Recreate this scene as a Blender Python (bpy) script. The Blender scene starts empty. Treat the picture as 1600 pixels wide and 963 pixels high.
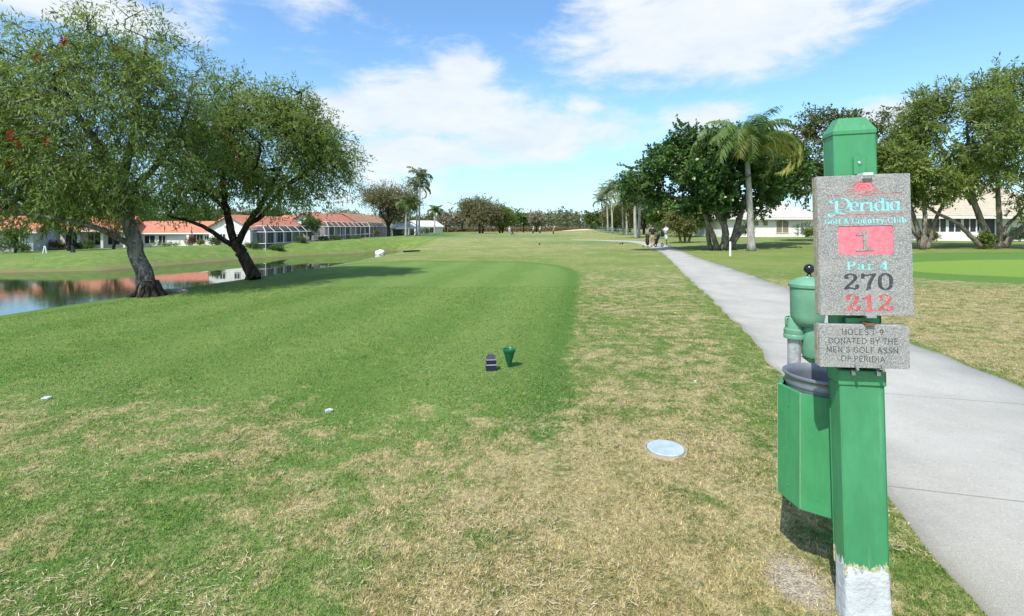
import bpy, math, random
import numpy as np
from mathutils import Vector, Matrix

R = math.radians
scene = bpy.context.scene
COL = scene.collection
F_PX, CAM_H, HOR = 760.0, 1.65, 355.0

# ---------------------------------------------------------------- camera
cam_d = bpy.data.cameras.new('camera')
cam = bpy.data.objects.new('camera', cam_d)
COL.objects.link(cam)
cam.location = (0, 0, CAM_H)
cam.rotation_euler = (R(90), 0, 0)
cam_d.sensor_width = 36
cam_d.lens = F_PX / 1600 * 36
cam_d.shift_y = -(481.5 - HOR) / 1600
cam_d.clip_start = 0.05
cam_d.clip_end = 4000
scene.camera = cam

# ---------------------------------------------------------------- light and exposure
SUN_AZ, SUN_EL = 31.0, 53.0          # direction the light travels, clockwise from +y; height of the sun
sun_d = bpy.data.lights.new('sun', 'SUN')
sun_d.energy = 4.2
sun_d.angle = R(0.5)
sun_d.color = (1.0, 0.95, 0.87)
sun = bpy.data.objects.new('sun', sun_d)
COL.objects.link(sun)
_dir = Vector((math.sin(R(SUN_AZ)) * math.cos(R(SUN_EL)), math.cos(R(SUN_AZ)) * math.cos(R(SUN_EL)), -math.sin(R(SUN_EL))))
sun.rotation_euler = _dir.to_track_quat('-Z', 'Y').to_euler()
SKY_STRENGTH = 0.15
scene.view_settings.view_transform = 'Standard'
scene.view_settings.look = 'None'
scene.view_settings.exposure = 0.42
scene.view_settings.gamma = 1.0
scene.view_settings.use_curve_mapping = False


class E:
    """a node socket with arithmetic"""
    def __init__(s, nb, sock): s.nb, s.s = nb, sock
    def __add__(s, o): return s.nb.m('ADD', s, o)
    __radd__ = __add__
    def __sub__(s, o): return s.nb.m('SUBTRACT', s, o)
    def __rsub__(s, o): return s.nb.m('SUBTRACT', o, s)
    def __mul__(s, o): return s.nb.m('MULTIPLY', s, o)
    __rmul__ = __mul__
    def __truediv__(s, o): return s.nb.m('DIVIDE', s, o)
    def max(s, o): return s.nb.m('MAXIMUM', s, o)
    def min(s, o): return s.nb.m('MINIMUM', s, o)
    def abs(s): return s.nb.m('ABSOLUTE', s)
    def clamp(s):
        e = s.nb.m('ADD', s, 0.0); e.s.node.use_clamp = True; return e


class NB:
    def __init__(s, nt): s.nt = nt
    def new(s, t, **kw):
        n = s.nt.nodes.new(t)
        for k, v in kw.items(): setattr(n, k, v)
        return n
    def link(s, v, sock):
        if isinstance(v, E): s.nt.links.new(v.s, sock)
        elif hasattr(v, 'is_output'): s.nt.links.new(v, sock)
        else: sock.default_value = v
    def m(s, op, a, b=0.0, c=None):
        n = s.new('ShaderNodeMath', operation=op)
        s.link(a, n.inputs[0]); s.link(b, n.inputs[1])
        if c is not None: s.link(c, n.inputs[2])
        return E(s, n.outputs[0])
    def ss(s, x, a, b):
        """smoothstep from a to b (either order)"""
        n = s.new('ShaderNodeMapRange', interpolation_type='SMOOTHSTEP')
        s.link(x, n.inputs['Value'])
        if a < b: n.inputs['From Min'].default_value, n.inputs['From Max'].default_value = a, b
        else:
            n.inputs['From Min'].default_value, n.inputs['From Max'].default_value = b, a
            n.inputs['To Min'].default_value, n.inputs['To Max'].default_value = 1.0, 0.0
        return E(s, n.outputs[0])
    def xyz(s, v):
        n = s.new('ShaderNodeSeparateXYZ'); s.link(v, n.inputs[0])
        return [E(s, o) for o in n.outputs]
    def vec(s, x, y, z=0.0):
        n = s.new('ShaderNodeCombineXYZ')
        for i, q in enumerate((x, y, z)): s.link(q, n.inputs[i])
        return E(s, n.outputs[0])
    def noise(s, v, scale, detail=3.0, rough=0.55, dist=0.0):
        n = s.new('ShaderNodeTexNoise'); s.link(v, n.inputs['Vector'])
        n.inputs['Scale'].default_value = scale; n.inputs['Detail'].default_value = detail
        n.inputs['Roughness'].default_value = rough; n.inputs['Distortion'].default_value = dist
        return E(s, n.outputs[0])
    def voro(s, v, scale, out='Distance', feature='F1'):
        n = s.new('ShaderNodeTexVoronoi', feature=feature); s.link(v, n.inputs['Vector'])
        n.inputs['Scale'].default_value = scale
        return E(s, n.outputs[out])
    def mix(s, f, a, b, blend='MIX'):
        n = s.new('ShaderNodeMix', data_type='RGBA', blend_type=blend)
        s.link(f, n.inputs[0])
        for q, i in ((a, 6), (b, 7)):
            if isinstance(q, tuple): q = (*q[:3], 1.0)
            s.link(q, n.inputs[i])
        return E(s, n.outputs[2])
    def ramp(s, f, stops, interp='LINEAR'):
        n = s.new('ShaderNodeValToRGB'); s.link(f, n.inputs[0])
        cr = n.color_ramp; cr.interpolation = interp
        while len(cr.elements) < len(stops): cr.elements.new(0.5)
        for e, (p, c) in zip(cr.elements, stops):
            e.position = p; e.color = (*c, 1.0)
        return E(s, n.outputs[0])
    def coord(s, which='Object'):
        return E(s, s.new('ShaderNodeTexCoord').outputs[which])
    def attr(s, name, out='Fac'):
        return E(s, s.new('ShaderNodeAttribute', attribute_name=name).outputs[out])


def mat(name):
    m = bpy.data.materials.new(name); m.use_nodes = True
    nt = m.node_tree
    b = nt.nodes['Principled BSDF']
    return m, NB(nt), b


# ---------------------------------------------------------------- sky
w = bpy.data.worlds.new('World'); scene.world = w; w.use_nodes = True
nb = NB(w.node_tree)
bg = w.node_tree.nodes['Background']
sky = nb.new('ShaderNodeTexSky', sky_type='NISHITA')
sky.sun_disc = False
sky.sun_elevation = R(SUN_EL)
sky.sun_rotation = R(SUN_AZ + 180)
sky.air_density = 1.0; sky.dust_density = 0.6; sky.ozone_density = 2.0
gen = nb.coord('Generated')
dx, dy, dz = nb.xyz(gen)
az = nb.m('ARCTAN2', dx, dy)
el = nb.m('ARCSINE', dz)
flat = nb.vec(dx, dy, dz * 2.6)
warp = nb.noise(flat, 3.2, 2.0)
n_big = nb.noise(flat, 2.7, 7.0, 0.56, 0.25)
n_fine = nb.noise(flat, 8.0, 7.0, 0.62, .3)
blobs = None
CLOUDS = [  # az, el (degrees), half sizes, weight
    (22.0, 20.5, 19.0, 5.6, 1.0), (34.0, 22.0, 12.0, 3.6, .7), (14, 23.5, 11, 4.5, .6),
    (-8.5, 13.8, 11.5, 4.8, 1.0), (-5.5, 17.6, 5.0, 3.2, .95), (4.5, 11.8, 8, 3.0, .75), (-26, 12.2, 6, 2.6, .6), (-17.0, 12.8, 9.0, 3.6, .9),
    (1.0, 10.2, 12.0, 3.6, .82), (-10.0, 8.6, 14.0, 3.2, .78), (11.0, 10.8, 7.0, 3.0, .6),
    (22.0, 12.0, 6.0, 2.2, .75), (37.5, 10.2, 6.0, 2.0, .75), (30, 8.5, 9, 2.4, .6), (-43.0, 18.5, 8.0, 2.0, .8),
    (-24.0, 23.0, 7.0, 2.4, .45), (-1.0, 5.0, 22.0, 2.6, .45), (46, 19.5, 7, 2.6, .45), (-34, 21.5, 7, 1.6, .35)]
for a, e, sa, se, wt in CLOUDS:
    qa = (az - R(a)) / R(sa); qe = (el - R(e)) / R(se)
    g = nb.m('POWER', 2.718, (qa * qa + qe * qe) * -1.1) * wt
    blobs = g if blobs is None else blobs.max(g)
back = nb.ss(dy, 0.25, -0.2) * nb.ss(nb.noise(flat, 1.6, 2.0), .42, .62) * 0.8
dens = blobs.max(back) * 1.22 + (n_big - 0.5) * 1.5 + (n_fine - .5) * 1.35 - 0.14
cov = nb.ss(dens, .06, .74) * nb.ss(dz, 0.0, 0.05)
hsv = nb.new('ShaderNodeMix', data_type='RGBA', blend_type='MULTIPLY')
hsv.inputs[0].default_value = 1.0
nb.link(sky.outputs[0], hsv.inputs[6]); hsv.inputs[7].default_value = (.90, 1.14, 1.26, 1)
haze_w = nb.ss(dz, 0.30, -0.02)
hz = nb.mix(haze_w * 0.5, E(nb, hsv.outputs[2]), (2.5, 3.9, 5.2))
cl_col = nb.ramp(nb.ss(n_fine * .5 + n_big * .5 + dz * .35, .3, .8), [(0, (3.45, 4.05, 4.75)), (1, (4.9, 5.05, 5.2))])
final = nb.mix(cov * 0.93, hz, cl_col)
nb.link(final, bg.inputs['Color'])
bg.inputs['Strength'].default_value = SKY_STRENGTH


# ---------------------------------------------------------------- helpers
def at(px, py, Z):
    """world point that the photograph shows at pixel px,py, Z metres away"""
    return Vector(((px - 800) / F_PX * Z, Z, CAM_H - (py - HOR) / F_PX * Z))


def tag(o, label, cat=None, group=None, kind=None):
    if label: o['label'] = label
    if cat: o['category'] = cat
    if group: o['group'] = group
    if kind: o['kind'] = kind
    return o


def empty(name, loc, rz=0.0, label=None, cat=None, group=None):
    o = bpy.data.objects.new(name, None); COL.objects.link(o)
    o.empty_display_size = .3
    o.location = loc; o.rotation_euler = (0, 0, rz)
    return tag(o, label, cat, group)


class MB:
    """collects geometry; build() links it as one mesh object"""
    def __init__(s): s.V, s.F, s.M, s.n = [], [], [], 0
    def add(s, V, F, mi=0):
        V = np.asarray(V, float).reshape(-1, 3)
        s.V.append(V)
        for f in F: s.F.append([i + s.n for i in f]); s.M.append(mi)
        s.n += len(V)
        return s
    def box(s, c, d, rz=0.0, mi=0, taper=1.0, bev=0.0):
        x, y, z = d[0] / 2, d[1] / 2, d[2] / 2
        if bev > 0:
            pts = []
            for zz, ins in ((-z, bev), (-z + bev, 0), (z - bev, 0), (z, bev)):
                for sx, sy in ((-1, -1), (1, -1), (1, 1), (-1, 1)):
                    X, Y = x - ins, y - ins
                    pts += [(sx * (X - (bev if sx * sy > 0 else 0)), sy * (Y - (0 if sx * sy > 0 else bev)), zz),
                            (sx * (X - (0 if sx * sy > 0 else bev)), sy * (Y - (bev if sx * sy > 0 else 0)), zz)]
            k = 8
            F = [list(range(k))[::-1], [3 * k + i for i in range(k)]]
            for l in range(3):
                for i in range(k):
                    j = (i + 1) % k
                    F.append([l * k + i, l * k + j, (l + 1) * k + j, (l + 1) * k + i])
            V = np.array(pts)
        else:
            t = taper
            V = np.array([(-x, -y, -z), (x, -y, -z), (x, y, -z), (-x, y, -z), (-x * t, -y * t, z), (x * t, -y * t, z), (x * t, y * t, z), (-x * t, y * t, z)])
            F = [(0, 3, 2, 1), (4, 5, 6, 7), (0, 1, 5, 4), (1, 2, 6, 5), (2, 3, 7, 6), (3, 0, 4, 7)]
        if rz:
            c_, s_ = math.cos(rz), math.sin(rz)
            V = np.stack([V[:, 0] * c_ - V[:, 1] * s_, V[:, 0] * s_ + V[:, 1] * c_, V[:, 2]], 1)
        return s.add(V + np.array(c), F, mi)
    def tube(s, pts, rad, n=8, cap=True, mi=0, squash=1.0):
        P = [Vector(p) for p in pts]
        if not hasattr(rad, '__len__'): rad = [rad] * len(P)
        V, F = [], []
        prev = None
        for i, p in enumerate(P):
            t = (P[min(i + 1, len(P) - 1)] - P[max(i - 1, 0)])
            t = t.normalized() if t.length > 1e-9 else Vector((0, 0, 1))
            if prev is None:
                a = t.cross(Vector((0, 1, 0)) if abs(t.y) < .9 else Vector((1, 0, 0))).normalized()
            else:
                a = (prev - t * prev.dot(t)).normalized()
            prev = a
            b = t.cross(a)
            for k in range(n):
                th = 2 * math.pi * k / n
                V.append(p + (a * math.cos(th) + b * math.sin(th) * squash) * rad[i])
        for i in range(len(P) - 1):
            for k in range(n):
                k2 = (k + 1) % n
                F.append((i * n + k, i * n + k2, (i + 1) * n + k2, (i + 1) * n + k))
        if cap:
            F.append(tuple(range(n))[::-1]); F.append(tuple((len(P) - 1) * n + k for k in range(n)))
        return s.add([tuple(v) for v in V], F, mi)
    def lathe(s, prof, c=(0, 0, 0), n=24, mi=0, sides=None):
        """prof: (radius, z) from bottom to top"""
        V, F = [], []
        for r, z in prof:
            for k in range(n):
                th = 2 * math.pi * (k + .5) / n
                V.append((c[0] + r * math.cos(th), c[1] + r * math.sin(th), c[2] + z))
        for i in range(len(prof) - 1):
            for k in range(n):
                k2 = (k + 1) % n
                F.append((i * n + k, i * n + k2, (i + 1) * n + k2, (i + 1) * n + k))
        F.append(tuple(range(n))[::-1]); F.append(tuple((len(prof) - 1) * n + k for k in range(n)))
        return s.add(V, F, mi)
    def build(s, name, m, parent=None, smooth=False):
        me = bpy.data.meshes.new(name)
        me.from_pydata(np.concatenate(s.V).tolist() if s.V else [], [], s.F)
        for q in (m if isinstance(m, (list, tuple)) else [m]): me.materials.append(q)
        if any(s.M): me.polygons.foreach_set('material_index', s.M)
        if smooth: me.polygons.foreach_set('use_smooth', [True] * len(s.F))
        me.update()
        o = bpy.data.objects.new(name, me); COL.objects.link(o)
        if parent: o.parent = parent
        return o


def soft(o, angle=35):
    """smooth shading that keeps corners sharper than the angle"""
    me = o.data
    me.polygons.foreach_set('use_smooth', [True] * len(me.polygons))
    me.set_sharp_from_angle(angle=R(angle))
    return o


def fastmesh(name, V, F, m, parent=None, rnd=None, smooth=False):
    """numpy mesh: V (n,3), F (k,3 or 4); rnd is a per-vertex float attribute"""
    me = bpy.data.meshes.new(name)
    V = np.ascontiguousarray(V, np.float32); F = np.ascontiguousarray(F, np.int32)
    k = F.shape[1]
    me.vertices.add(len(V)); me.vertices.foreach_set('co', V.ravel())
    me.loops.add(F.size); me.loops.foreach_set('vertex_index', F.ravel())
    me.polygons.add(len(F))
    me.polygons.foreach_set('loop_start', np.arange(0, F.size, k, dtype=np.int32))
    if smooth: me.polygons.foreach_set('use_smooth', np.ones(len(F), bool))
    if rnd is not None:
        a = me.attributes.new('rnd', 'FLOAT', 'POINT')
        a.data.foreach_set('value', np.ascontiguousarray(rnd, np.float32))
    for q in (m if isinstance(m, (list, tuple)) else [m]): me.materials.append(q)
    me.update(calc_edges=True)
    o = bpy.data.objects.new(name, me); COL.objects.link(o)
    if parent: o.parent = parent
    return o


def copy_tree(o, parent=None):
    c = o.copy(); COL.objects.link(c)
    c.parent = parent
    for ch in list(o.children): copy_tree(ch, c)
    return c


# ---------------------------------------------------------------- plain materials
def paint(name, col, rough=.5, var=.12, scale=6.0, bump=0.0, bscale=40.0, metal=0.0, dirt=None, dirt_amt=.3):
    m, nb, b = mat(name)
    co = nb.coord()
    n = nb.noise(co, scale, 5.0, .6)
    d = tuple(c * (1 - var) for c in col); l = tuple(min(1, c * (1 + var)) for c in col)
    c = nb.mix(nb.ss(n, .3, .7), d, l)
    if dirt:
        n2 = nb.noise(co, scale * 2.3, 6.0, .7)
        c = nb.mix(nb.ss(n2, .55, .75) * dirt_amt, c, dirt)
    nb.link(c, b.inputs['Base Color'])
    b.inputs['Roughness'].default_value = rough; b.inputs['Metallic'].default_value = metal
    if bump:
        bp = nb.new('ShaderNodeBump'); bp.inputs['Strength'].default_value = bump; bp.inputs['Distance'].default_value = .01
        nb.link(nb.noise(co, bscale, 4.0), bp.inputs['Height']); nb.link(bp.outputs[0], b.inputs['Normal'])
    return m


def leafmat(name, dark, mid, light, trans=.35, rough=.5, extra=None, spec=.3):
    m, nb, b = mat(name)
    r = nb.attr('rnd')
    stops = [(0, dark), (.5, mid), (.93 if extra else 1, light)]
    if extra: stops.append((1, extra))
    c = nb.ramp(r, stops)
    nb.link(c, b.inputs['Base Color']); b.inputs['Roughness'].default_value = rough
    b.inputs['Specular IOR Level'].default_value = spec
    t = nb.new('ShaderNodeBsdfTranslucent'); 
    c2 = nb.mix(1.0, c, (1.0, 1.0, .45), 'MULTIPLY'); nb.link(c2, t.inputs[0])
    mx = nb.new('ShaderNodeMixShader'); mx.inputs[0].default_value = trans
    out = m.node_tree.nodes['Material Output']
    nb.link(b.outputs[0], mx.inputs[1]); nb.link(t.outputs[0], mx.inputs[2]); nb.link(mx.outputs[0], out.inputs['Surface'])
    return m


def bark(name, dark, light, scale=9.0, spots=None):
    m, nb, b = mat(name)
    x, y, z = nb.xyz(nb.coord())
    v = nb.vec(x, y, z * .35)
    n = nb.noise(v, scale, 6.0, .65, .6)
    c = nb.mix(nb.ss(n, .35, .68), dark, light)
    if spots:
        c = nb.mix(nb.ss(nb.noise(nb.coord(), 14.0, 5.0, .7), .56, .66) * .8, c, spots)
    nb.link(c, b.inputs['Base Color']); b.inputs['Roughness'].default_value = .9
    b.inputs['Specular IOR Level'].default_value = .1
    bp = nb.new('ShaderNodeBump'); bp.inputs['Strength'].default_value = .9; bp.inputs['Distance'].default_value = .03
    nb.link(n, bp.inputs['Height']); nb.link(bp.outputs[0], b.inputs['Normal'])
    return m


# ---------------------------------------------------------------- terrain
LIP = np.array([(-40, -14.5), (-5, -11.6), (8.83, -9.3), (11.6, -8.75), (15.1, -8.05), (21.3, -7.0), (33, -6.6), (60, -6.6), (3000, -6.6)])
WATER = -2.25
far_shore = [(-18.6, 80), (-20.6, 77.5), (-23.2, 73.5), (-27.2, 69), (-31.5, 63), (-34.4, 52.5), (-37, 43.5), (-44, 41.5), (-60, 39), (-110, 34)]
near_shore = [(-110, -40), (-19.5, -40), (-17.0, -5), (-14.6, 8.8), (-13.6, 15.1), (-12.6, 21.3), (-12.2, 33), (-12.6, 48), (-14.0, 64), (-16.6, 79)]
POND = np.array(near_shore + far_shore)


def pond_sd(x, y):
    """signed distance to the waterline, negative over water"""
    d2 = np.full(x.shape, 1e9); inside = np.zeros(x.shape, bool)
    n = len(POND)
    for i in range(n):
        a, b = POND[i], POND[(i + 1) % n]
        e = b - a
        t = np.clip(((x - a[0]) * e[0] + (y - a[1]) * e[1]) / (e @ e), 0, 1)
        d2 = np.minimum(d2, (x - a[0] - t * e[0]) ** 2 + (y - a[1] - t * e[1]) ** 2)
        c = (a[1] > y) != (b[1] > y)
        with np.errstate(divide='ignore', invalid='ignore'):
            xi = a[0] + (y - a[1]) * e[0] / (e[1] if e[1] else 1e-9)
        inside ^= c & (x < xi)
    return np.where(inside, -1, 1) * np.sqrt(d2)


def sst(x, a, b):
    t = np.clip((x - a) / (b - a), 0, 1)
    return t * t * (3 - 2 * t)


def terr(x, y):
    x = np.asarray(x, float); y = np.asarray(y, float)
    lip = np.interp(y, LIP[:, 0], LIP[:, 1])
    s = lip - x
    z = -.66 * sst(s, 10, 27) - .68 * sst(s, 27, 48)
    z = z + .42 * sst(x, 8, 28) * sst(y, 12, 32)
    z = z + .85 * np.exp(-((x - 21) / 12) ** 2 - ((y - 132) / 14) ** 2)
    z = z + .012 * np.sin(x * 1.3 + .5 * y) * np.cos(y * .9) + .05 * np.sin(x * .13 + 1) * np.sin(y * .11) * sst(y, 15, 40)
    d = pond_sd(x, y)
    t = .26 * sst(d, -.3, .7) + .74 * sst(d, .1, 5.2)
    wob = .25 * np.sin(x * 2.1 + y * 1.7) + .15 * np.sin(x * 5.3 - y * 4.1)
    bed = WATER - .05 - .5 * sst(-d + .1 * wob, -.2, 3)
    return z * t + bed * (1 - t)


def tz(x, y): return float(terr(np.array([x]), np.array([y]))[0])


# cart path edges (left x, right x by distance)
PL = np.array([(-30, -6.5), (-8, -1.0), (0, 1.36), (2.06, 2.0), (2.88, 2.26), (5.2, 2.93), (7.42, 3.6), (11.9, 4.75), (17, 6.0), (23.7, 7.75), (31, 9.6), (38, 10.9)])
PR = np.array([(-30, -3.6), (-8, 1.7), (0, 3.95), (2.06, 4.45), (2.88, 4.65), (4.92, 5.17), (6.85, 5.65), (10, 6.5), (12.67, 7.27), (16, 8.0), (19.3, 8.65), (25.6, 9.8), (38, 12.6)])


def turf(nb):
    """colour of the mown ground at a point; the same for the sheet and for the blades on it"""
    x, y, _ = nb.xyz(nb.coord())
    P = nb.vec(x, y, 0.0)
    n1 = nb.noise(P, .22, 3.0)
    n2 = nb.noise(P, .9, 5.0, .68, .5)
    n3 = nb.noise(P, 4.5, 4.0, .65, .4)
    n4 = nb.noise(P, 26.0, 3.0, .7)
    n5 = nb.noise(P, 110.0, 2.0, .7)
    wob = (n3 - .5) * .45 + (n2 - .5) * .5
    u = x * .989 - y * .149; v = x * .149 + y * .989
    # rounded tee box
    qx = (((u + 5.6).abs() - 5.4 + 3.6) / 3.6).max(0.0); qy = (((v - 8.3).abs() - 14.7 + 6.4) / 6.4).max(0.0)
    tee = (nb.m('SQRT', qx * qx + qy * qy) - 1.0) * 3.6 + wob * nb.ss(y, 14, 5)
    tee_m = nb.ss(tee, .12, -.12)
    # how much of the turf is dormant and brown
    strip = nb.ss(u, -.5, .4) * nb.ss(y, 24, 13)
    fore = nb.ss(y, 6.2, 3.2)
    heavy = nb.ss(y, 4.9, 3.0) * nb.ss(x, -1.7, -.1) * nb.ss(x, 1.35, .5)
    leftp = nb.ss(x, -1.3, -2.6) * nb.ss(y, 5.6, 4.4) * nb.ss(y, 3.3, 3.9)
    pathx = nb.ss(y * .24 + 4.2 - x, 0.0, .1)
    rightd = (1.0 - pathx) * nb.ss(y, 17.5, 11.0)
    gxx = (x - 24.5) / 12.2; gyy = (y - 18.6) / 7.6
    collar = nb.ss(nb.m('SQRT', gxx * gxx + gyy * gyy) + (n3 - .5) * .12, 1.04, .96)
    kx = (x - 21.6) / 6.9; ky = (y - 18.4) / 3.7
    green_m = nb.ss(nb.m('SQRT', kx * kx + ky * ky) + (n3 - .5) * .03, 1.03, .97)
    base = strip * .38 + fore * .23 + heavy * .46 + leftp * .30 + rightd * .52
    base = base.max(nb.ss(y, 24, 40) * .25) - nb.ss(x, -9.0, -14.0) * .45
    base = base - tee_m * (1.0 - fore) * .5 - collar * 1.2 + (1.0 - nb.ss(y, 30, 26)) * 0.0
    side = nb.ss(x, 1.2, 1.9) * nb.ss(y, 6, 4) * .22
    near_path = nb.ss(y * .29 + 1.35 - x, .75, .12) * .26
    D = base - side - near_path + (n2 - .5) * 1.7 + (n3 - .5) * 2.1 + (n4 - .5) * 1.2 + (n1 - .5) * .5
    D = nb.ss(D, -.02, .84)
    g = nb.mix(nb.ss(n3 + (n4 - .5) * .7, .3, .7), (.112, .185, .042), (.200, .258, .072))
    stripe = nb.ss(nb.m('SINE', u * 3.1 + (n2 - .5) * 3.0 + (n1 - .5) * 2.0), -.9, .9)
    g_t = nb.mix(stripe, (.126, .220, .050), (.156, .248, .064))
    g_t = nb.mix(nb.ss(n3 * .6 + n2 * .4, .5, .66) * .6, g_t, (.255, .300, .075))
    g_t = nb.mix(nb.ss(n4, .55, .8) * .5, g_t, (.26, .33, .11))
    rim_t = nb.ss(tee, -.55, -.15) * nb.ss(tee, .15, -.05)
    g_t = nb.mix(rim_t * .55, g_t, (.070, .165, .032))
    g = nb.mix(tee_m * .95, g, g_t)
    # beyond the tee: paler fairway, darker mown patches
    fw = nb.ss(y, 15, 21) * (1.0 - tee_m)
    g = nb.mix(fw * .85, g, nb.mix(nb.ss(n1 * .6 + n2 * .4, .36, .62), (.155, .222, .056), (.225, .262, .082)))
    ax = (x - 8.6) / 6.6; ay = (y - 52.0) / 5.0
    bx = (x + 1.5) / 15.0; by = (y - 92.0) / 20.0
    dk = nb.ss(ax * ax + ay * ay, 1.1, .85).max(nb.ss(bx * bx + by * by + (n1 - .5) * .5, 1.1, .8) * .8)
    g = nb.mix(dk, g, (.080, .185, .052))
    g = nb.mix(collar, g, nb.mix(n3, (.098, .205, .044), (.135, .240, .054)))
    g = nb.mix(green_m, g, (.200, .315, .058))
    # far bank of the pond: brighter rough grass
    lb = nb.ss(x, -10.0, -16.0)
    g = nb.mix(lb * .8, g, nb.mix(nb.ss(n2, .35, .65), (.105, .185, .040), (.165, .230, .062)))
    br = nb.mix(nb.ss(n3 * .5 + n4 * .5, .35, .65), (.300, .250, .120), (.465, .390, .215))
    br = nb.mix(nb.ss(n5, .5, .75) * .5, br, (.52, .44, .27))
    c = nb.mix(D * .92, g, br)
    # bare sandy soil: by the post, scattered divots
    sx = (x - 1.335) / .16; sy = (y - 2.25) / .22
    bare = nb.ss(sx * sx + sy * sy + (n3 - .5) * 3.5 + (n4 - .5) * 2.6, 1.0, .3)
    bare = bare.max(nb.ss(n3 * .65 + n2 * .2 + n4 * .25, .70, .76) * nb.ss(D, .5, .8) * .8)
    c = nb.mix(bare, c, nb.mix(nb.ss(n5 * .6 + n4 * .4, .35, .65), (.27, .22, .15), (.56, .50, .39)))
    # sand bunker on the far mound
    sbx = (x - 22.0) / 8.5; sby = (y - 130.0) / 5.0
    c = nb.mix(nb.ss(sbx * sbx + sby * sby, 1.05, .9), c, (.72, .65, .47))
    fine = nb.ss(n5 * .6 + n4 * .4, .3, .7)
    c = nb.mix(.75, c, nb.mix(fine, (.60, .60, .60), (1.3, 1.3, 1.3)), 'MULTIPLY')
    return c, D, n4, n5


m_ground, nb, b = mat('turf')
c, D, n4, n5 = turf(nb)
# muddy rim along the waterline
_, _, zz = nb.xyz(nb.coord())
rim = nb.ss(zz + (n4 - .5) * .5 + (nb.noise(nb.coord(), .7, 3.0) - .5) * .9, -1.9, -2.2)
c = nb.mix(rim * .8, c, nb.mix(n4, (.12, .10, .05), (.26, .22, .12)))
nb.link(c, b.inputs['Base Color']); b.inputs['Roughness'].default_value = .95
b.inputs['Specular IOR Level'].default_value = .08
bp = nb.new('ShaderNodeBump'); bp.inputs['Strength'].default_value = .9; bp.inputs['Distance'].default_value = .03
nb.link(n4 * .6 + n5 * .5, bp.inputs['Height']); nb.link(bp.outputs[0], b.inputs['Normal'])


def axis(segs):
    out = []
    for a, b_, st in segs: out.append(np.arange(a, b_, st))
    return np.concatenate(out + [np.array([segs[-1][1]])])


gx = axis([(-2500, -300, 220), (-300, -100, 20), (-100, -45, 3), (-45, -20, .8), (-20, -6, .3), (-6, 12, .5), (12, 40, 1.5), (40, 120, 8), (120, 300, 30), (300, 2500, 220)])
gy = axis([(-200, -20, 20), (-20, 2, 1.0), (2, 90, .5), (90, 160, 2.5), (160, 400, 20), (400, 3000, 200)])
X, Y = np.meshgrid(gx, gy)
Zt = terr(X.ravel(), Y.ravel())
nx, ny = len(gx), len(gy)
idx = np.arange(nx * ny).reshape(ny, nx)
Fq = np.stack([idx[:-1, :-1].ravel(), idx[:-1, 1:].ravel(), idx[1:, 1:].ravel(), idx[1:, :-1].ravel()], 1)
ground = fastmesh('ground', np.stack([X.ravel(), Y.ravel(), Zt], 1), Fq, m_ground, smooth=True)
tag(ground, 'mown golf turf, green on the tee and straw brown in worn patches', kind='structure')

# water
m_water, nb, b = mat('pond_water')
b.inputs['Base Color'].default_value = (.030, .042, .022, 1); b.inputs['Roughness'].default_value = .02
b.inputs['IOR'].default_value = 1.45
x, y, _ = nb.xyz(nb.coord())
P = nb.vec(x * .5, y * .3, 0.0)
bp = nb.new('ShaderNodeBump'); bp.inputs['Strength'].default_value = .16; bp.inputs['Distance'].default_value = .02
calm = nb.ss(nb.noise(P, .15, 2.0) + (y - 34.0) * -.03, .2, .8)
nb.link((nb.noise(P, 7.0, 3.0) + nb.noise(P, 22.0, 2.0) * .3) * calm, bp.inputs['Height'])
nb.link(bp.outputs[0], b.inputs['Normal'])
MB().add([(-112, -42, WATER), (-10, -42, WATER), (-10, 84, WATER), (-112, 84, WATER)], [(0, 1, 2, 3)]).build('water', m_water)['kind'] = 'structure'
bpy.data.objects['water']['label'] = 'still pond water mirroring the houses and bank'

# concrete cart path
_y = np.arange(-30, 2.951, .01); _c = (np.interp(_y, PL[:, 0], PL[:, 1]) + np.interp(_y, PR[:, 0], PR[:, 1])) / 2
JOINT0 = float(np.sum(np.hypot(np.diff(_y), np.diff(_c)))) % 2.0
m_path, nb, b = mat('path_concrete')
co = nb.coord()
uv = nb.new('ShaderNodeUVMap'); uu, vv, _ = nb.xyz(uv.outputs[0])
n = nb.noise(co, 1.1, 6.0, .65); n2 = nb.noise(co, 22.0, 4.0, .7); n3 = nb.noise(co, 160.0, 2.0)
c = nb.mix(nb.ss(n, .3, .7), (.35, .335, .292), (.43, .415, .368))
c = nb.mix(nb.ss(n2, .52, .75) * .35, c, (.28, .275, .265))
c = nb.mix(nb.ss(nb.noise(co, .45, 5.0, .7), .5, .72) * .35, c, (.27, .265, .25))
n6 = nb.noise(co, 75.0, 4.0, .75)
c = nb.mix(nb.ss(n6, .53, .68) * .45, c, (.23, .225, .205))
c = nb.mix(nb.ss(n6, .46, .34) * .45, c, (.58, .57, .53))
jt = nb.m('ABSOLUTE', nb.m('FRACT', (vv + uu * .6 - (JOINT0 + .3)) / 2.0 + .5) - .5)
wobj = (n2 - .5) * .006
c = nb.mix(nb.ss(jt + wobj, .0055, .002) * .6, c, (.16, .15, .135))
edge = nb.ss(nb.m('ABSOLUTE', uu - .5) + (n2 - .5) * .06, .455, .5)
c = nb.mix(edge * .6, c, (.27, .25, .20))
nb.link(c, b.inputs['Base Color']); b.inputs['Roughness'].default_value = .9
bp = nb.new('ShaderNodeBump'); bp.inputs['Strength'].default_value = .35; bp.inputs['Distance'].default_value = .008
nb.link(n3 + n2 * .5, bp.inputs['Height']); nb.link(bp.outputs[0], b.inputs['Normal'])


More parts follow.
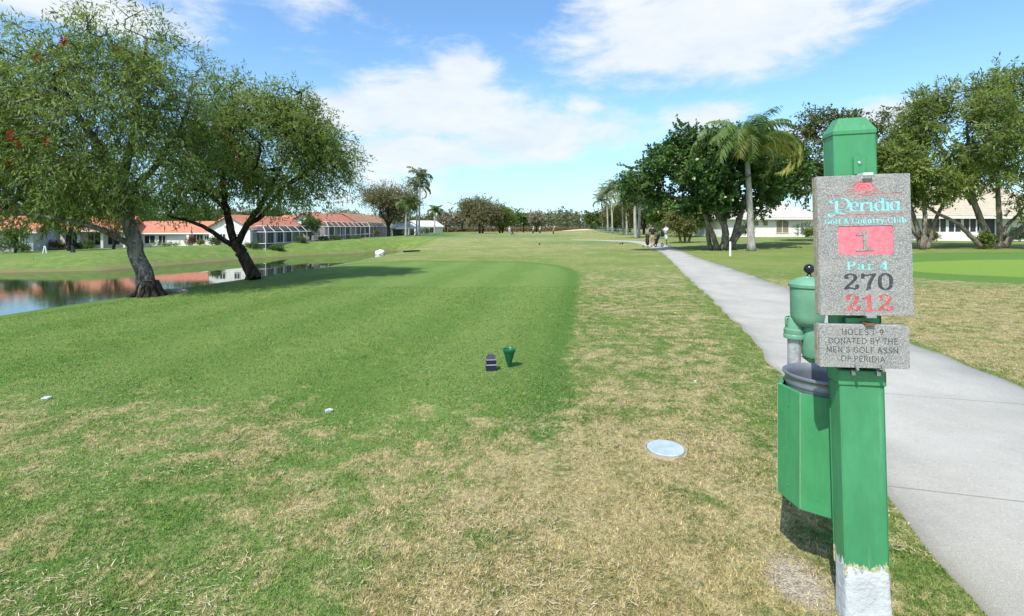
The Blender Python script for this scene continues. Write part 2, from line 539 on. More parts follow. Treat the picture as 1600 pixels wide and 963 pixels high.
def ribbon(L, Rr, name, lift=.022):
    L = np.array(L); Rr = np.array(Rr); n = len(L); k = 7
    V, UV = [], []
    cl = (L + Rr) / 2
    dist = np.concatenate([[0], np.cumsum(np.linalg.norm(np.diff(cl, axis=0), axis=1))])
    for i in range(n):
        for j in range(k):
            t = j / (k - 1)
            p = L[i] * (1 - t) + Rr[i] * t
            drop = -.05 if j in (0, k - 1) else 0
            if j == 0: p = L[i]
            V.append((p[0], p[1], tz(p[0], p[1]) + lift + drop)); UV.append((t, dist[i]))
    V = np.array(V); 
    # top edges square: second and last but one columns move out to the rim
    V = V.reshape(n, k, 3)
    V[:, 1, :2] = V[:, 0, :2] * .995 + V[:, 2, :2] * .005; V[:, -2, :2] = V[:, -1, :2] * .995 + V[:, -3, :2] * .005
    UV = np.array(UV).reshape(n, k, 2); UV[:, 1, 0] = .005; UV[:, -2, 0] = .995
    idx = np.arange(n * k).reshape(n, k)
    Fq = np.stack([idx[:-1, :-1].ravel(), idx[:-1, 1:].ravel(), idx[1:, 1:].ravel(), idx[1:, :-1].ravel()], 1)
    o = fastmesh(name, V.reshape(-1, 3), Fq, m_path)
    uvl = o.data.uv_layers.new(name='UVMap')
    uvl.data.foreach_set('uv', UV.reshape(-1, 2)[Fq.ravel()].ravel().astype(np.float32))
    return tag(o, 'pale concrete cart path curving away past the sign post', kind='structure')


def smooth_poly(P, n):
    P = np.array(P, float)
    d = np.concatenate([[0], np.cumsum(np.linalg.norm(np.diff(P, axis=0), axis=1))])
    t = np.linspace(0, d[-1], n)
    out = np.stack([np.interp(t, d, P[:, i]) for i in range(P.shape[1])], 1)
    for _ in range(3): out[1:-1] = (out[:-2] + 2 * out[1:-1] + out[2:]) / 4
    return out


yy = np.concatenate([np.arange(-30, -2, 2.0), np.arange(-2, 38.1, .16)])
lx = np.interp(yy, PL[:, 0], PL[:, 1]); rx = np.interp(yy, PR[:, 0], PR[:, 1])
for _ in range(12):
    lx[1:-1] = (lx[:-2] + 2 * lx[1:-1] + lx[2:]) / 4; rx[1:-1] = (rx[:-2] + 2 * rx[1:-1] + rx[2:]) / 4
lx = lx + .035 * np.sin(yy * 2.9) * np.sin(yy * 1.3) + .02 * np.sin(yy * 7.1); rx = rx + .03 * np.sin(yy * 3.3 + 1) * np.sin(yy * 1.1) + .02 * np.sin(yy * 6.3)
Ltail = smooth_poly([(lx[-1], 38), (12.2, 45), (12.6, 52), (10.4, 59), (7.5, 62)], 24)[1:]
Rtail = smooth_poly([(rx[-1], 38), (14.3, 46), (14.4, 54), (11.4, 60.6), (7.8, 63)], 24)[1:]
ribbon(np.concatenate([np.stack([lx, yy], 1), Ltail]), np.concatenate([np.stack([rx, yy], 1), Rtail]), 'path')


# ---------------------------------------------------------------- grass blades (nearest few metres)
m_blade, nb, b = mat('grass_blade')
c, D, n4, n5 = turf(nb)
r = nb.attr('rnd')
c = nb.mix(1.0, c, nb.ramp(r, [(0, (.42, .46, .38)), (.42, (.98, 1.0, .94)), (1, (2.05, 1.9, 1.6))]), 'MULTIPLY')
nb.link(c, b.inputs['Base Color']); b.inputs['Roughness'].default_value = .6; b.inputs['Specular IOR Level'].default_value = .2
t = nb.new('ShaderNodeBsdfTranslucent'); nb.link(c, t.inputs[0])
mx = nb.new('ShaderNodeMixShader'); mx.inputs[0].default_value = .3
nb.link(b.outputs[0], mx.inputs[1]); nb.link(t.outputs[0], mx.inputs[2])
nb.link(mx.outputs[0], m_blade.node_tree.nodes['Material Output'].inputs['Surface'])


def vnoise(x, y, s, seed):
    """value noise"""
    rg = np.random.default_rng(seed); T = rg.random((256, 256))
    x = x * s + 1000; y = y * s + 1000
    xi, yi = np.floor(x).astype(int), np.floor(y).astype(int); fx, fy = x - xi, y - yi
    fx, fy = fx * fx * (3 - 2 * fx), fy * fy * (3 - 2 * fy)
    g = lambda a, c_: T[a % 256, c_ % 256]
    return (g(xi, yi) * (1 - fx) + g(xi + 1, yi) * fx) * (1 - fy) + (g(xi, yi + 1) * (1 - fx) + g(xi + 1, yi + 1) * fx) * fy


def blades(n):
    rg = np.random.default_rng(5)
    # density falls with distance from the tee's near end
    zz = 1.6 * (13.5 / 1.6) ** (rg.random(n) ** 1.0)
    xx = (rg.random(n) * 2 - 1) * (zz * 1.22 + .4)
    keep = (xx < np.interp(zz, yy, lx) + .02 + .035 * rg.standard_normal(n)) | (xx > np.interp(zz, yy, rx) - .02 - .035 * rg.standard_normal(n))
    keep &= xx > np.interp(zz, LIP[:, 0], LIP[:, 1]) + .1
    keep &= ((xx - 1.49) ** 2 + (zz - 2.06) ** 2 > .095 ** 2)
    keep &= (((xx - 1.335) / .15) ** 2 + ((zz - 2.25) / .2) ** 2 > rg.random(n) * 1.2)
    keep &= ((xx - 1.142) / .136) ** 2 + ((zz - 3.62) / .136) ** 2 > .9 + .1 * rg.random(n)
    xx, zz = xx[keep], zz[keep]; n = len(xx)
    cl = vnoise(xx, zz, 9.0, 1) * .6 + vnoise(xx, zz, 2.3, 2) * .4
    h = (.006 + .014 * cl ** 1.6 + .007 * rg.random(n)) * (1 + zz * .03)
    wd = (.0010 + .0012 * rg.random(n)) * (1 + zz * .24)
    lean = .25 + 1.1 * rg.random(n)
    a = rg.random(n) * 2 * np.pi
    d = np.stack([np.cos(a) * np.sin(lean), np.sin(a) * np.sin(lean), np.cos(lean)], 1)
    L = h / np.maximum(np.cos(lean), .5) * 1.1
    s2 = a + np.pi / 2 + rg.normal(0, .5, n)
    side = np.stack([np.cos(s2), np.sin(s2), 0 * s2], 1) * wd[:, None]
    base = np.stack([xx, zz, terr(xx, zz) - .003], 1)
    tip = base + d * L[:, None]
    V = np.stack([base - side, base + side, tip], 1).reshape(-1, 3)
    F = np.arange(3 * n).reshape(-1, 3)
    rv = np.repeat(rg.random(n), 3)
    o = fastmesh('grass', V, F, m_blade, rnd=rv)
    return tag(o, 'short grass blades, some green and some straw coloured, on the near turf', kind='stuff')


blades(520000)


def straw(n):
    """dead clippings lying loose on the turf"""
    rg = np.random.default_rng(12)
    zz = 1.7 * (8.5 / 1.7) ** rg.random(n); xx = (rg.random(n) * 2 - 1) * (zz * 1.2 + .3)
    k = (vnoise(xx, zz, 1.1, 7) * .6 + vnoise(xx, zz, 4.0, 8) * .4 + .12 * (xx > -.5)) > .52
    k &= (xx < np.interp(zz, yy, lx) + .05) & ((xx - 1.49) ** 2 + (zz - 2.06) ** 2 > .1 ** 2) & ((xx - 1.142) ** 2 + (zz - 3.62) ** 2 > .12 ** 2)
    xx, zz = xx[k], zz[k]; n = len(xx)
    a = rg.random(n) * 2 * np.pi; L = .014 + .035 * rg.random(n) ** 2; w_ = .0009 + .0008 * rg.random(n)
    d = np.stack([np.cos(a), np.sin(a), rg.normal(0, .12, n)], 1) * L[:, None]
    s_ = np.stack([-np.sin(a), np.cos(a), 0 * a], 1) * w_[:, None]
    c0 = np.stack([xx, zz, terr(xx, zz) + .010 + .008 * rg.random(n)], 1)
    bend = s_ * (rg.normal(0, 2.5, n))[:, None]
    V = np.stack([c0 - s_, c0 + s_, c0 + d * .5 + bend + s_, c0 + d * .5 + bend - s_, c0 + d * .5 + bend - s_, c0 + d * .5 + bend + s_, c0 + d + s_ * .4, c0 + d - s_ * .4], 1).reshape(-1, 3)
    o = fastmesh('straw_clippings', V, np.arange(len(V)).reshape(-1, 4), m_straw, rnd=np.repeat(rg.random(n), 8))
    return tag(o, 'loose dead straw clippings scattered on the worn near turf', kind='stuff')


m_straw, nb, b = mat('dead_straw')
nb.link(nb.ramp(nb.attr('rnd'), [(0, (.26, .19, .10)), (.5, (.50, .40, .23)), (1, (.70, .61, .42))]), b.inputs['Base Color']); b.inputs['Roughness'].default_value = .7
straw(26000)


FAR = 1.13


# ---------------------------------------------------------------- trees
def leaf_quads(P, Dv, L, W, rg, N=None):
    """diamond leaves: base points, directions, lengths, widths; N leans the leaf faces that way"""
    n = len(P)
    q = rg.standard_normal((n, 3)) * (.55 if N is not None else 1.0)
    if N is not None: q = q + N
    s = np.cross(Dv, q); s /= np.linalg.norm(s, axis=1, keepdims=True) + 1e-9
    L = L[:, None]; W = W[:, None]
    m = P + Dv * L * .45
    V = np.stack([P, m + s * W / 2, P + Dv * L, m - s * W / 2], 1).reshape(-1, 3)
    return V, np.arange(4 * n).reshape(-1, 4)


def crown_points(blobs, n, rg, gap=.0, gs=.6, seed=3, hollow=.45):
    """cluster centres inside ellipsoids, thicker towards the outside, with gaps cut by noise"""
    vol = np.array([b[3] * b[4] * b[5] for b in blobs]); vol = vol / vol.sum()
    out = []
    tot = 0
    while tot < n:
        k = rg.choice(len(blobs), size=n * 2, p=vol)
        B = np.array(blobs)[k]
        d = rg.standard_normal((n * 2, 3)); d /= np.linalg.norm(d, axis=1, keepdims=True)
        r = hollow + (1 - hollow) * rg.random(n * 2) ** .6
        p = B[:, :3] + d * r[:, None] * B[:, 3:6]
        v = vnoise(p[:, 0] + p[:, 2] * .7, p[:, 1] + p[:, 2] * 1.3, gs, seed)
        p = p[v > gap]
        out.append(p); tot += len(p)
    return np.concatenate(out)[:n]


def grow(limbs, P, twig_r=.006, seed=0, n=7, root_flare=None, maxr=.06):
    """limbs: list of (points, r0, r1) world polylines; joins every cluster centre to the skeleton"""
    mb = MB()
    rg = np.random.default_rng(seed)
    nodes, nr = [], []
    for pts, r0, r1 in limbs:
        P0 = smooth_poly(pts, max(6, 4 * len(pts)))
        t = np.linspace(0, 1, len(P0))
        rad = r0 + (r1 - r0) * t
        if root_flare and pts is limbs[0][0]:
            rad = rad + root_flare * np.exp(-t * len(P0) * .55)
        jit = rg.normal(0, .03, P0.shape) * rad[:, None] * 3; jit[0] = 0
        P0 = P0 + jit
        mb.tube([tuple(p) for p in P0], list(rad), n)
        k0 = int(len(P0) * .35)
        nodes += list(P0[k0:]); nr += list(rad[k0:])
    base_n = len(nodes)
    Nd = np.array(nodes)
    d0 = np.min(np.linalg.norm(P[:, None] - Nd[None], axis=2), axis=1)
    order = np.argsort(d0)
    allp = np.zeros((base_n + len(P), 3)); allp[:base_n] = Nd
    par = np.full(base_n + len(P), -1); depth = np.zeros(base_n + len(P))
    m = base_n
    for i in order:
        dd = np.linalg.norm(allp[:m] - P[i], axis=1) * (1 + .04 * depth[:m])
        j = int(np.argmin(dd)); allp[m] = P[i]; par[m] = j; depth[m] = depth[j] + 1; m += 1
    cnt = np.ones(m)
    for i in range(m - 1, base_n - 1, -1): cnt[par[i]] += cnt[i]
    for i in range(base_n, m):
        a, b_ = allp[par[i]], allp[i]
        r1 = twig_r * cnt[i] ** .5
        r0 = min(maxr, twig_r * (cnt[par[i]] if par[i] >= base_n else cnt[i] * 1.3) ** .5)
        mid = (a + b_) / 2 + rg.normal(0, .08, 3) * np.linalg.norm(b_ - a)
        mb.tube([tuple(a), tuple(mid), tuple(b_)], [min(r0, maxr), (min(r0, maxr) + min(r1, maxr)) / 2, min(r1, maxr)], 3, cap=False)
    return mb


def foliage(P, centre, per, spread, L, W, rg, droop=.3, out=.5, rndmix=.72, sun_dir=None, light_top=0.0):
    K = len(P)
    sp = 4                                   # sprays per cluster
    S = K * sp
    ks = np.repeat(np.arange(K), sp)
    o = P - np.array(centre); o /= np.linalg.norm(o, axis=1, keepdims=True) + 1e-9
    ds = o[ks] * out + rg.standard_normal((S, 3)) * .55 + np.array([0, 0, .15 - droop])
    ds /= np.linalg.norm(ds, axis=1, keepdims=True) + 1e-9
    start = P[ks] + rg.standard_normal((S, 3)) * spread * .7
    tone = np.clip(rg.random(K)[ks] * .6 + rg.random(S) * .4, 0, 1)
    m = max(1, per // sp)
    k = np.repeat(np.arange(S), m); n = len(k)
    t = np.tile(np.linspace(-.1, 1, m), S) + rg.normal(0, .06, n)
    p = start[k] + ds[k] * (t * spread * 2.1)[:, None] + rg.standard_normal((n, 3)) * spread * .16
    p[:, 2] -= t ** 2 * spread * droop * 1.2
    d = ds[k] * .8 + rg.standard_normal((n, 3)) * .55 + np.array([0, 0, -droop * .8])
    d /= np.linalg.norm(d, axis=1, keepdims=True) + 1e-9
    ls = L * (.5 + 1.0 * rg.random(n)); ws = W * (.6 + .8 * rg.random(n))
    V, F = leaf_quads(p, d, ls, ws, rg, o[ks][k] * .45 + np.array([0, 0, .75]))
    rv = np.clip(rndmix * tone[k] + (1 - rndmix) * rg.random(n), 0, .92)
    return V, F, np.repeat(rv, 4)


m_leaf_bottle = leafmat('bottlebrush_leaf', (.100, .165, .040), (.200, .285, .078), (.370, .430, .160), .55, spec=.35)
m_leaf_oak = leafmat('oak_leaf', (.110, .170, .044), (.210, .280, .076), (.370, .415, .150), .55)
m_leaf_dark = leafmat('sea_grape_leaf', (.035, .085, .022), (.068, .145, .034), (.15, .24, .062), .35, .35, spec=.5)
m_leaf_olive = leafmat('olive_leaf', (.110, .130, .042), (.200, .215, .075), (.320, .315, .125), .45)
m_leaf_brown = leafmat('autumn_leaf', (.120, .125, .062), (.190, .180, .095), (.285, .255, .150), .4)
m_leaf_grey = leafmat('grey_twig_leaf', (0.162, 0.151, 0.108), (0.257, 0.236, 0.176), (0.365, 0.331, 0.250), .25)
m_leaf_mid = leafmat('garden_leaf', (0.047, 0.095, 0.022), (0.088, 0.149, 0.035), (0.162, 0.223, 0.061), .3)
m_leaf_rust = leafmat('rust_leaf', (.120, .055, .022), (.190, .085, .030), (.260, .140, .055), .25)
m_leaf_pine = leafmat('hedge_leaf', (.20, .135, .085), (.26, .180, .115), (.33, .245, .160), .3)
m_palm = leafmat('palm_leaf', (.115, .195, .062), (.180, .275, .092), (.310, .370, .140), .48, .4, extra=(.62, .52, .13))
m_palm_far = leafmat('royal_palm_leaf', (.085, .135, .050), (.140, .195, .072), (.220, .260, .115), .4, .45)
m_red = leafmat('bottlebrush_flower', (.30, .012, .010), (.45, .020, .014), (.60, .05, .03), .2)
m_bark_grey = bark('grey_bark', (.060, .052, .045), (.22, .20, .175), 7.0, (.40, .39, .36))
m_bark_dark = bark('dark_bark', (.018, .014, .012), (.065, .052, .043), 9.0)
m_bark_tan = bark('tan_bark', (.10, .08, .06), (.30, .26, .21), 6.0, (.36, .34, .30))
m_bark_palm = bark('palm_bark', (.24, .23, .21), (.46, .44, .41), 4.0, (.52, .50, .47))


def big_tree(name, label, cat, base, limbs, blobs, K, per, spread, L, W, lm, bm, seed, group=None, gap=.35, gs=.55,
             droop=.3, twig=.006, flare=None, out=.5, maxr=.06, flowers=0, flower_box=None, hollow=.45):
    rg = np.random.default_rng(seed)
    P = crown_points(blobs, K, rg, gap, gs, seed, hollow)
    root = empty(name, base, 0, label, cat, group)
    off = np.array(base)
    mb = grow([([np.array(q) for q in l[0]], l[1], l[2]) for l in limbs], P, twig, seed, root_flare=flare, maxr=maxr)
    mb.V = [v - off for v in mb.V]
    mb.build('trunk', bm, root, smooth=True)
    c = np.average(P, axis=0)
    V, F, rv = foliage(P, c, per, spread, L, W, rg, droop, out)
    fastmesh('crown', V - off, F, lm, root, rv)
    if flowers:
        Q = P[(P[:, 0] > flower_box[0]) & (P[:, 0] < flower_box[1]) & (P[:, 2] < flower_box[3]) & (P[:, 2] > flower_box[2]) & (P[:, 1] < c[1] + .6)]
        Q = Q[rg.choice(len(Q), min(flowers, len(Q)), replace=False)]
        k = np.repeat(np.arange(len(Q)), 46); n = len(k)
        ax = rg.random(n)[:, None] * np.array([0, 0, -.17])
        d = rg.standard_normal((n, 3)); d[:, 2] *= .3; d /= np.linalg.norm(d, axis=1, keepdims=True)
        V, F = leaf_quads(Q[k] + ax + np.array([0, -.22, 0]), d, np.full(n, .075), np.full(n, .022), rg)
        fastmesh('blossoms', V - off, F, m_red, root, np.repeat(rg.random(n) * .9, 4))
    return root


def A(px, py, Z): return tuple(at(px, py, Z))


# the two bottlebrush trees by the pond
Z1 = 11.7
b1 = at(233, 461, Z1); b1.z = tz(b1.x, b1.y) - .04
big_tree('bottlebrush_tree', 'larger bottlebrush tree with grey mottled trunk and exposed roots beside the pond', 'tree', tuple(b1),
    [([tuple(b1), A(226, 430, Z1), A(214, 395, Z1), A(203, 355, Z1), A(196, 315, Z1 + .05), A(186, 280, Z1 + .1)], .185, .13),
     ([A(186, 285, Z1 + .1), A(160, 235, Z1 - .2), A(120, 180, Z1 - .6), A(90, 120, Z1 - .8)], .12, .04),
     ([A(188, 290, Z1 + .1), A(205, 230, Z1 + .3), A(215, 165, Z1 + .2), A(225, 90, Z1 + .1)], .11, .03),
     ([A(192, 310, Z1), A(240, 265, Z1 + .6), A(280, 210, Z1 + .9), A(300, 150, Z1 + 1)], .09, .03),
     ([A(207, 385, Z1), A(170, 362, Z1 - .3), A(110, 345, Z1 - .7), A(40, 335, Z1 - 1.0), A(-40, 320, Z1 - 1.2)], .075, .02),
     ([A(190, 300, Z1), A(140, 275, Z1 + .3), A(60, 240, Z1 + .5), A(-30, 200, Z1 + .4)], .08, .02),
     ([A(200, 345, Z1), A(160, 320, Z1 + 1.0), A(110, 290, Z1 + 1.6), A(50, 250, Z1 + 2.0)], .08, .03)],
    [(*at(120, 185, Z1), 3.0, 2.4, 2.2), (*at(215, 130, Z1), 1.85, 1.8, 1.75), (*at(20, 140, Z1 - .3), 2.2, 2.0, 1.7), (*at(-60, 230, Z1), 2.6, 2.0, 2.1),
     (*at(90, 285, Z1), 2.1, 1.8, .95), (*at(240, 250, Z1 + .2), 1.5, 1.6, 1.1), (*at(20, 300, Z1 - .5), 1.7, 1.6, .8), (*at(270, 140, Z1), 1.0, 1.2, 1.15), (*at(195, 75, Z1), 1.2, 1.2, .95), (*at(60, 290, Z1 - .6), 1.9, 1.3, .75), (*at(150, 290, Z1 - .5), 1.3, 1.2, .7), (*at(-20, 320, Z1 - .8), 1.5, 1.2, .6)],
    1750, 54, .20, .125, .026, m_leaf_bottle, m_bark_grey, 11, 'bottlebrush trees on the pond bank', gap=.40, gs=1.25, droop=.45, twig=.0062, flare=.12,
    flowers=46, flower_box=(-30, -8.9, 1.7, 6.0), hollow=.3)

Z2 = 15.3
b2 = at(398, 438, Z2); b2.z = tz(b2.x, b2.y) - .05
big_tree('bottlebrush_tree', 'smaller bottlebrush tree with a dark leaning forked trunk beside the pond', 'tree', tuple(b2),
    [([tuple(b2), A(388, 415, Z2), A(375, 392, Z2), A(366, 376, Z2)], .19, .16),
     ([A(366, 378, Z2), A(358, 350, Z2), A(352, 320, Z2), A(348, 285, Z2), A(350, 240, Z2 + .2), A(365, 180, Z2 + .2)], .125, .03),
     ([A(372, 380, Z2), A(385, 350, Z2 - .1), A(403, 330, Z2 - .2), A(418, 300, Z2 - .3), A(440, 260, Z2 - .4), A(470, 215, Z2 - .4)], .11, .03),
     ([A(389, 350, Z2 - .1), A(412, 338, Z2 + .3), A(423, 318, Z2 + .6), A(450, 285, Z2 + .9), A(490, 262, Z2 + 1.0)], .085, .03),
     ([A(362, 383, Z2), A(345, 372, Z2 - .2), A(320, 355, Z2 - .5), A(295, 345, Z2 - .8), A(262, 338, Z2 - .9)], .085, .035),
     ([A(355, 330, Z2), A(325, 300, Z2 + .3), A(300, 270, Z2 + .5), A(285, 240, Z2 + .4)], .07, .03)],
    [(*at(420, 225, Z2), 2.35, 2.2, 1.85), (*at(500, 250, Z2), 1.2, 1.5, 1.25), (*at(365, 165, Z2), 1.1, 1.3, 1.0), (*at(335, 245, Z2), 1.5, 1.6, 1.5),
     (*at(440, 180, Z2), 1.15, 1.4, .95), (*at(520, 285, Z2), .8, 1.1, .55), (*at(300, 300, Z2), 1.0, 1.2, .7), (*at(530, 225, Z2), .75, 1.0, .8), (*at(455, 300, Z2), 1.1, 1.2, .6), (*at(470, 205, Z2), 1.2, 1.4, .85), (*at(495, 295, Z2), .9, 1.1, .55)],
    1250, 48, .20, .135, .031, m_leaf_bottle, m_bark_dark, 23, 'bottlebrush trees on the pond bank', gap=.41, gs=1.3, droop=.4, twig=.0075, flare=.11,
    flowers=34, flower_box=(-10.5, -7.4, 2.3, 4.8), hollow=.3)

# sea grape on the right: several pale trunks, round glossy leaves
Z3 = 33.0
def gp(px, Z, dz=0.0):
    x = (px - 800) / F_PX * Z
    return (x, Z, tz(x, Z) + dz)
b3 = gp(1130, Z3, -.05)
big_tree('sea_grape_tree', 'dense dark green sea grape tree with several pale trunks left of the palm', 'tree', b3,
    [([b3, A(1136, 360, Z3), A(1120, 330, Z3), A(1100, 300, Z3)], .28, .12),
     ([gp(1142, Z3), A(1150, 360, Z3), A(1160, 325, Z3), A(1170, 290, Z3)], .26, .12),
     ([gp(1122, Z3), A(1112, 362, Z3), A(1100, 335, Z3), A(1085, 315, Z3)], .20, .09),
     ([gp(1110, Z3 + .5), A(1106, 365, Z3 + .5), A(1104, 335, Z3 + .5), A(1110, 300, Z3 + .5)], .17, .09),
     ([gp(1134, Z3 + .6), A(1131, 355, Z3 + .6), A(1136, 325, Z3 + .6), A(1130, 285, Z3 + .6)], .2, .1),
     ([gp(1138, Z3 - .3), A(1153, 368, Z3 - .3), A(1172, 348, Z3 - .3), A(1190, 325, Z3 - .2)], .16, .09)],
    [(*at(1075, 275, Z3), 2.6, 2.8, 2.3), (*at(1120, 262, Z3), 2.5, 2.8, 2.1), (*at(1035, 262, Z3), 1.3, 1.6, 1.2), (*at(1072, 222, Z3), 1.1, 1.5, .8), (*at(1105, 228, Z3), 1.1, 1.5, .7),
     (*at(1012, 300, Z3), 1.1, 1.5, 1.2), (*at(1000, 268, Z3), .7, 1.0, .6), (*at(1160, 285, Z3 + 1), 2.3, 2.6, 2.2), (*at(1055, 318, Z3), 1.7, 2.0, .65), (*at(1212, 268, Z3 + 2), 1.7, 2.2, 1.7), (*at(1222, 245, Z3 + 2), 1.0, 1.6, 1.2),
     (*at(1150, 225, Z3 + 1), 1.0, 1.4, .7), (*at(1110, 318, Z3), 1.5, 2.0, .6), (*at(990, 285, Z3), .8, 1.2, .8)],
    640, 92, .33, .19, .15, m_leaf_dark, m_bark_tan, 31, gap=.34, gs=1.1, droop=.05, twig=.012, out=.7, maxr=.1, hollow=.62)

# oaks on the right side
Z4 = 28.5
b4 = gp(1552, Z4, -.05)
big_tree('live_oak', 'tall spreading oak with many low fanned limbs at the right edge beside the putting green', 'tree', b4,
    [([b4, A(1545, 370, Z4), A(1532, 345, Z4), A(1520, 310, Z4), A(1515, 250, Z4), A(1510, 190, Z4)], .21, .05),
     ([gp(1537, Z4 - .2), A(1515, 368, Z4 - .3), A(1495, 347, Z4 - .4), A(1472, 338, Z4 - .4), A(1450, 325, Z4 - .4), A(1430, 300, Z4)], .15, .05),
     ([gp(1560, Z4), A(1563, 360, Z4), A(1561, 330, Z4 - .2), A(1558, 295, Z4 - .3), A(1570, 240, Z4 - .2), A(1575, 180, Z4)], .16, .05),
     ([gp(1566, Z4 + .2), A(1582, 368, Z4), A(1605, 352, Z4 - .2), A(1640, 320, Z4 - .5), A(1670, 280, Z4)], .18, .06),
     ([A(1566, 368, Z4 - .1), A(1575, 350, Z4 + .3), A(1592, 335, Z4 + .6), A(1610, 310, Z4 + .8)], .12, .05),
     ([A(1520, 320, Z4), A(1498, 280, Z4 + .5), A(1470, 230, Z4 + .7), A(1450, 180, Z4 + .7)], .13, .05)],
    [(*at(1520, 205, Z4), 3.3, 3.2, 2.9), (*at(1575, 165, Z4), 2.3, 2.6, 2.2), (*at(1470, 190, Z4), 2.0, 2.4, 1.9), (*at(1620, 230, Z4), 3.0, 3.0, 2.9), (*at(1440, 165, Z4), 1.0, 1.4, .8),
     (*at(1600, 130, Z4), 1.3, 1.6, 1.0), (*at(1575, 265, Z4 - 1), 2.0, 2.2, 1.3), (*at(1640, 310, Z4 - 1), 1.4, 1.6, 1.2), (*at(1500, 145, Z4), 1.0, 1.4, .8)],
    820, 50, .27, .25, .07, m_leaf_oak, m_bark_tan, 41, 'oaks by the putting green', gap=.50, gs=.75, droop=.2, twig=.009, maxr=.09, hollow=.35)
b5 = gp(1440, Z4, -.05)
big_tree('live_oak', 'narrower oak with crossing pale limbs just right of the hole sign', 'tree', b5,
    [([b5, A(1437, 372, Z4), A(1430, 345, Z4), A(1420, 315, Z4), A(1405, 280, Z4)], .17, .05),
     ([gp(1449, Z4), A(1455, 365, Z4), A(1463, 340, Z4), A(1478, 310, Z4), A(1492, 280, Z4 + .3), A(1500, 240, Z4 + .5)], .125, .04),
     ([gp(1442, Z4 - .3), A(1444, 365, Z4 - .3), A(1446, 335, Z4 - .3), A(1442, 300, Z4 - .3), A(1435, 250, Z4)], .15, .05),
     ([A(1436, 372, Z4), A(1424, 360, Z4 - .4), A(1415, 350, Z4 - .5), A(1395, 320, Z4 - .4)], .12, .05)],
    [(*at(1440, 275, Z4), 1.9, 2.1, 1.6), (*at(1400, 260, Z4), 1.5, 1.8, 1.5), (*at(1475, 275, Z4), 1.3, 1.6, 1.2), (*at(1430, 225, Z4), 1.1, 1.5, 1.0)],
    380, 50, .27, .20, .085, m_leaf_oak, m_bark_tan, 43, 'oaks by the putting green', gap=.48, gs=.8, droop=.2, twig=.009, maxr=.09, hollow=.3)
Z6 = 40.0
b6 = gp(1330, Z6, -.05)
big_tree('live_oak', 'dark rounded oak behind the green post and its sign', 'tree', b6,
    [([b6, A(1330, 350, Z6), A(1325, 310, Z6), A(1318, 260, Z6), A(1320, 210, Z6)], .3, .1),
     ([A(1326, 320, Z6), A(1290, 280, Z6), A(1260, 240, Z6)], .16, .06), ([A(1326, 310, Z6), A(1370, 270, Z6), A(1400, 230, Z6)], .16, .06)],
    [(*at(1290, 235, Z6), 3.0, 2.8, 3.1), (*at(1350, 225, Z6), 3.0, 2.8, 2.9), (*at(1390, 265, Z6), 2.2, 2.4, 2.3), (*at(1255, 270, Z6), 1.7, 2.0, 2.2), (*at(1275, 190, Z6), 1.4, 1.6, 1.0), (*at(1370, 185, Z6), 1.4, 1.6, .9)],
    520, 52, .34, .24, .125, leafmat('oak_leaf_dark', (.075, .100, .032), (.120, .150, .046), (.21, .22, .08), .4), m_bark_dark, 47, 'oaks by the putting green', gap=.40, gs=.8, droop=.25, twig=.010, maxr=.1, hollow=.4)


# ---------------------------------------------------------------- palms
def frond(azim, elev, L, rg, stations=22, leaf=.55, droop=1.0, lw=.045):
    """arching frond from the origin: rachis points and leaflet quads"""
    h = np.array([math.cos(azim), math.sin(azim), 0.0]); up = np.array([0, 0, 1.0])
    side0 = np.array([-math.sin(azim), math.cos(azim), 0.0])
    p = np.zeros(3); pts = [p.copy()]; ang = elev
    for i in range(stations):
        t = i / stations
        ang -= droop * (.5 + 1.6 * t) * 1.9 / stations
        p = p + (h * math.cos(ang) + up * math.sin(ang)) * L / stations
        pts.append(p.copy())
    pts = np.array(pts); V = []; 
    for i in range(2, stations + 1):
        t = i / stations
        tan = pts[i] - pts[i - 1]; tan /= np.linalg.norm(tan) + 1e-9
        ll = leaf * (math.sin(math.pi * min(1, t * .82 + .12)) ** .6)
        for q in range(2):
            base = pts[i - 1] + (pts[i] - pts[i - 1]) * q / 2
            for sgn in (-1, 1):
                d = side0 * sgn * .75 + tan * .5 + up * (rg.normal(0, .25) - .25)
                d /= np.linalg.norm(d)
                l = ll * (.8 + .4 * rg.random())
                mid = base + d * l * .5; tip = mid + (d * .75 - up * (.55 + .25 * rg.random())) * l * .55
                wv = np.cross(d, up); wv = wv / (np.linalg.norm(wv) + 1e-9) * .4 + tan * .6; wv = wv * lw / 2
                V += [base - wv * .6, base + wv * .6, mid + wv, mid - wv, mid - wv, mid + wv, tip + wv * .15, tip - wv * .15]
    return pts, np.array(V)


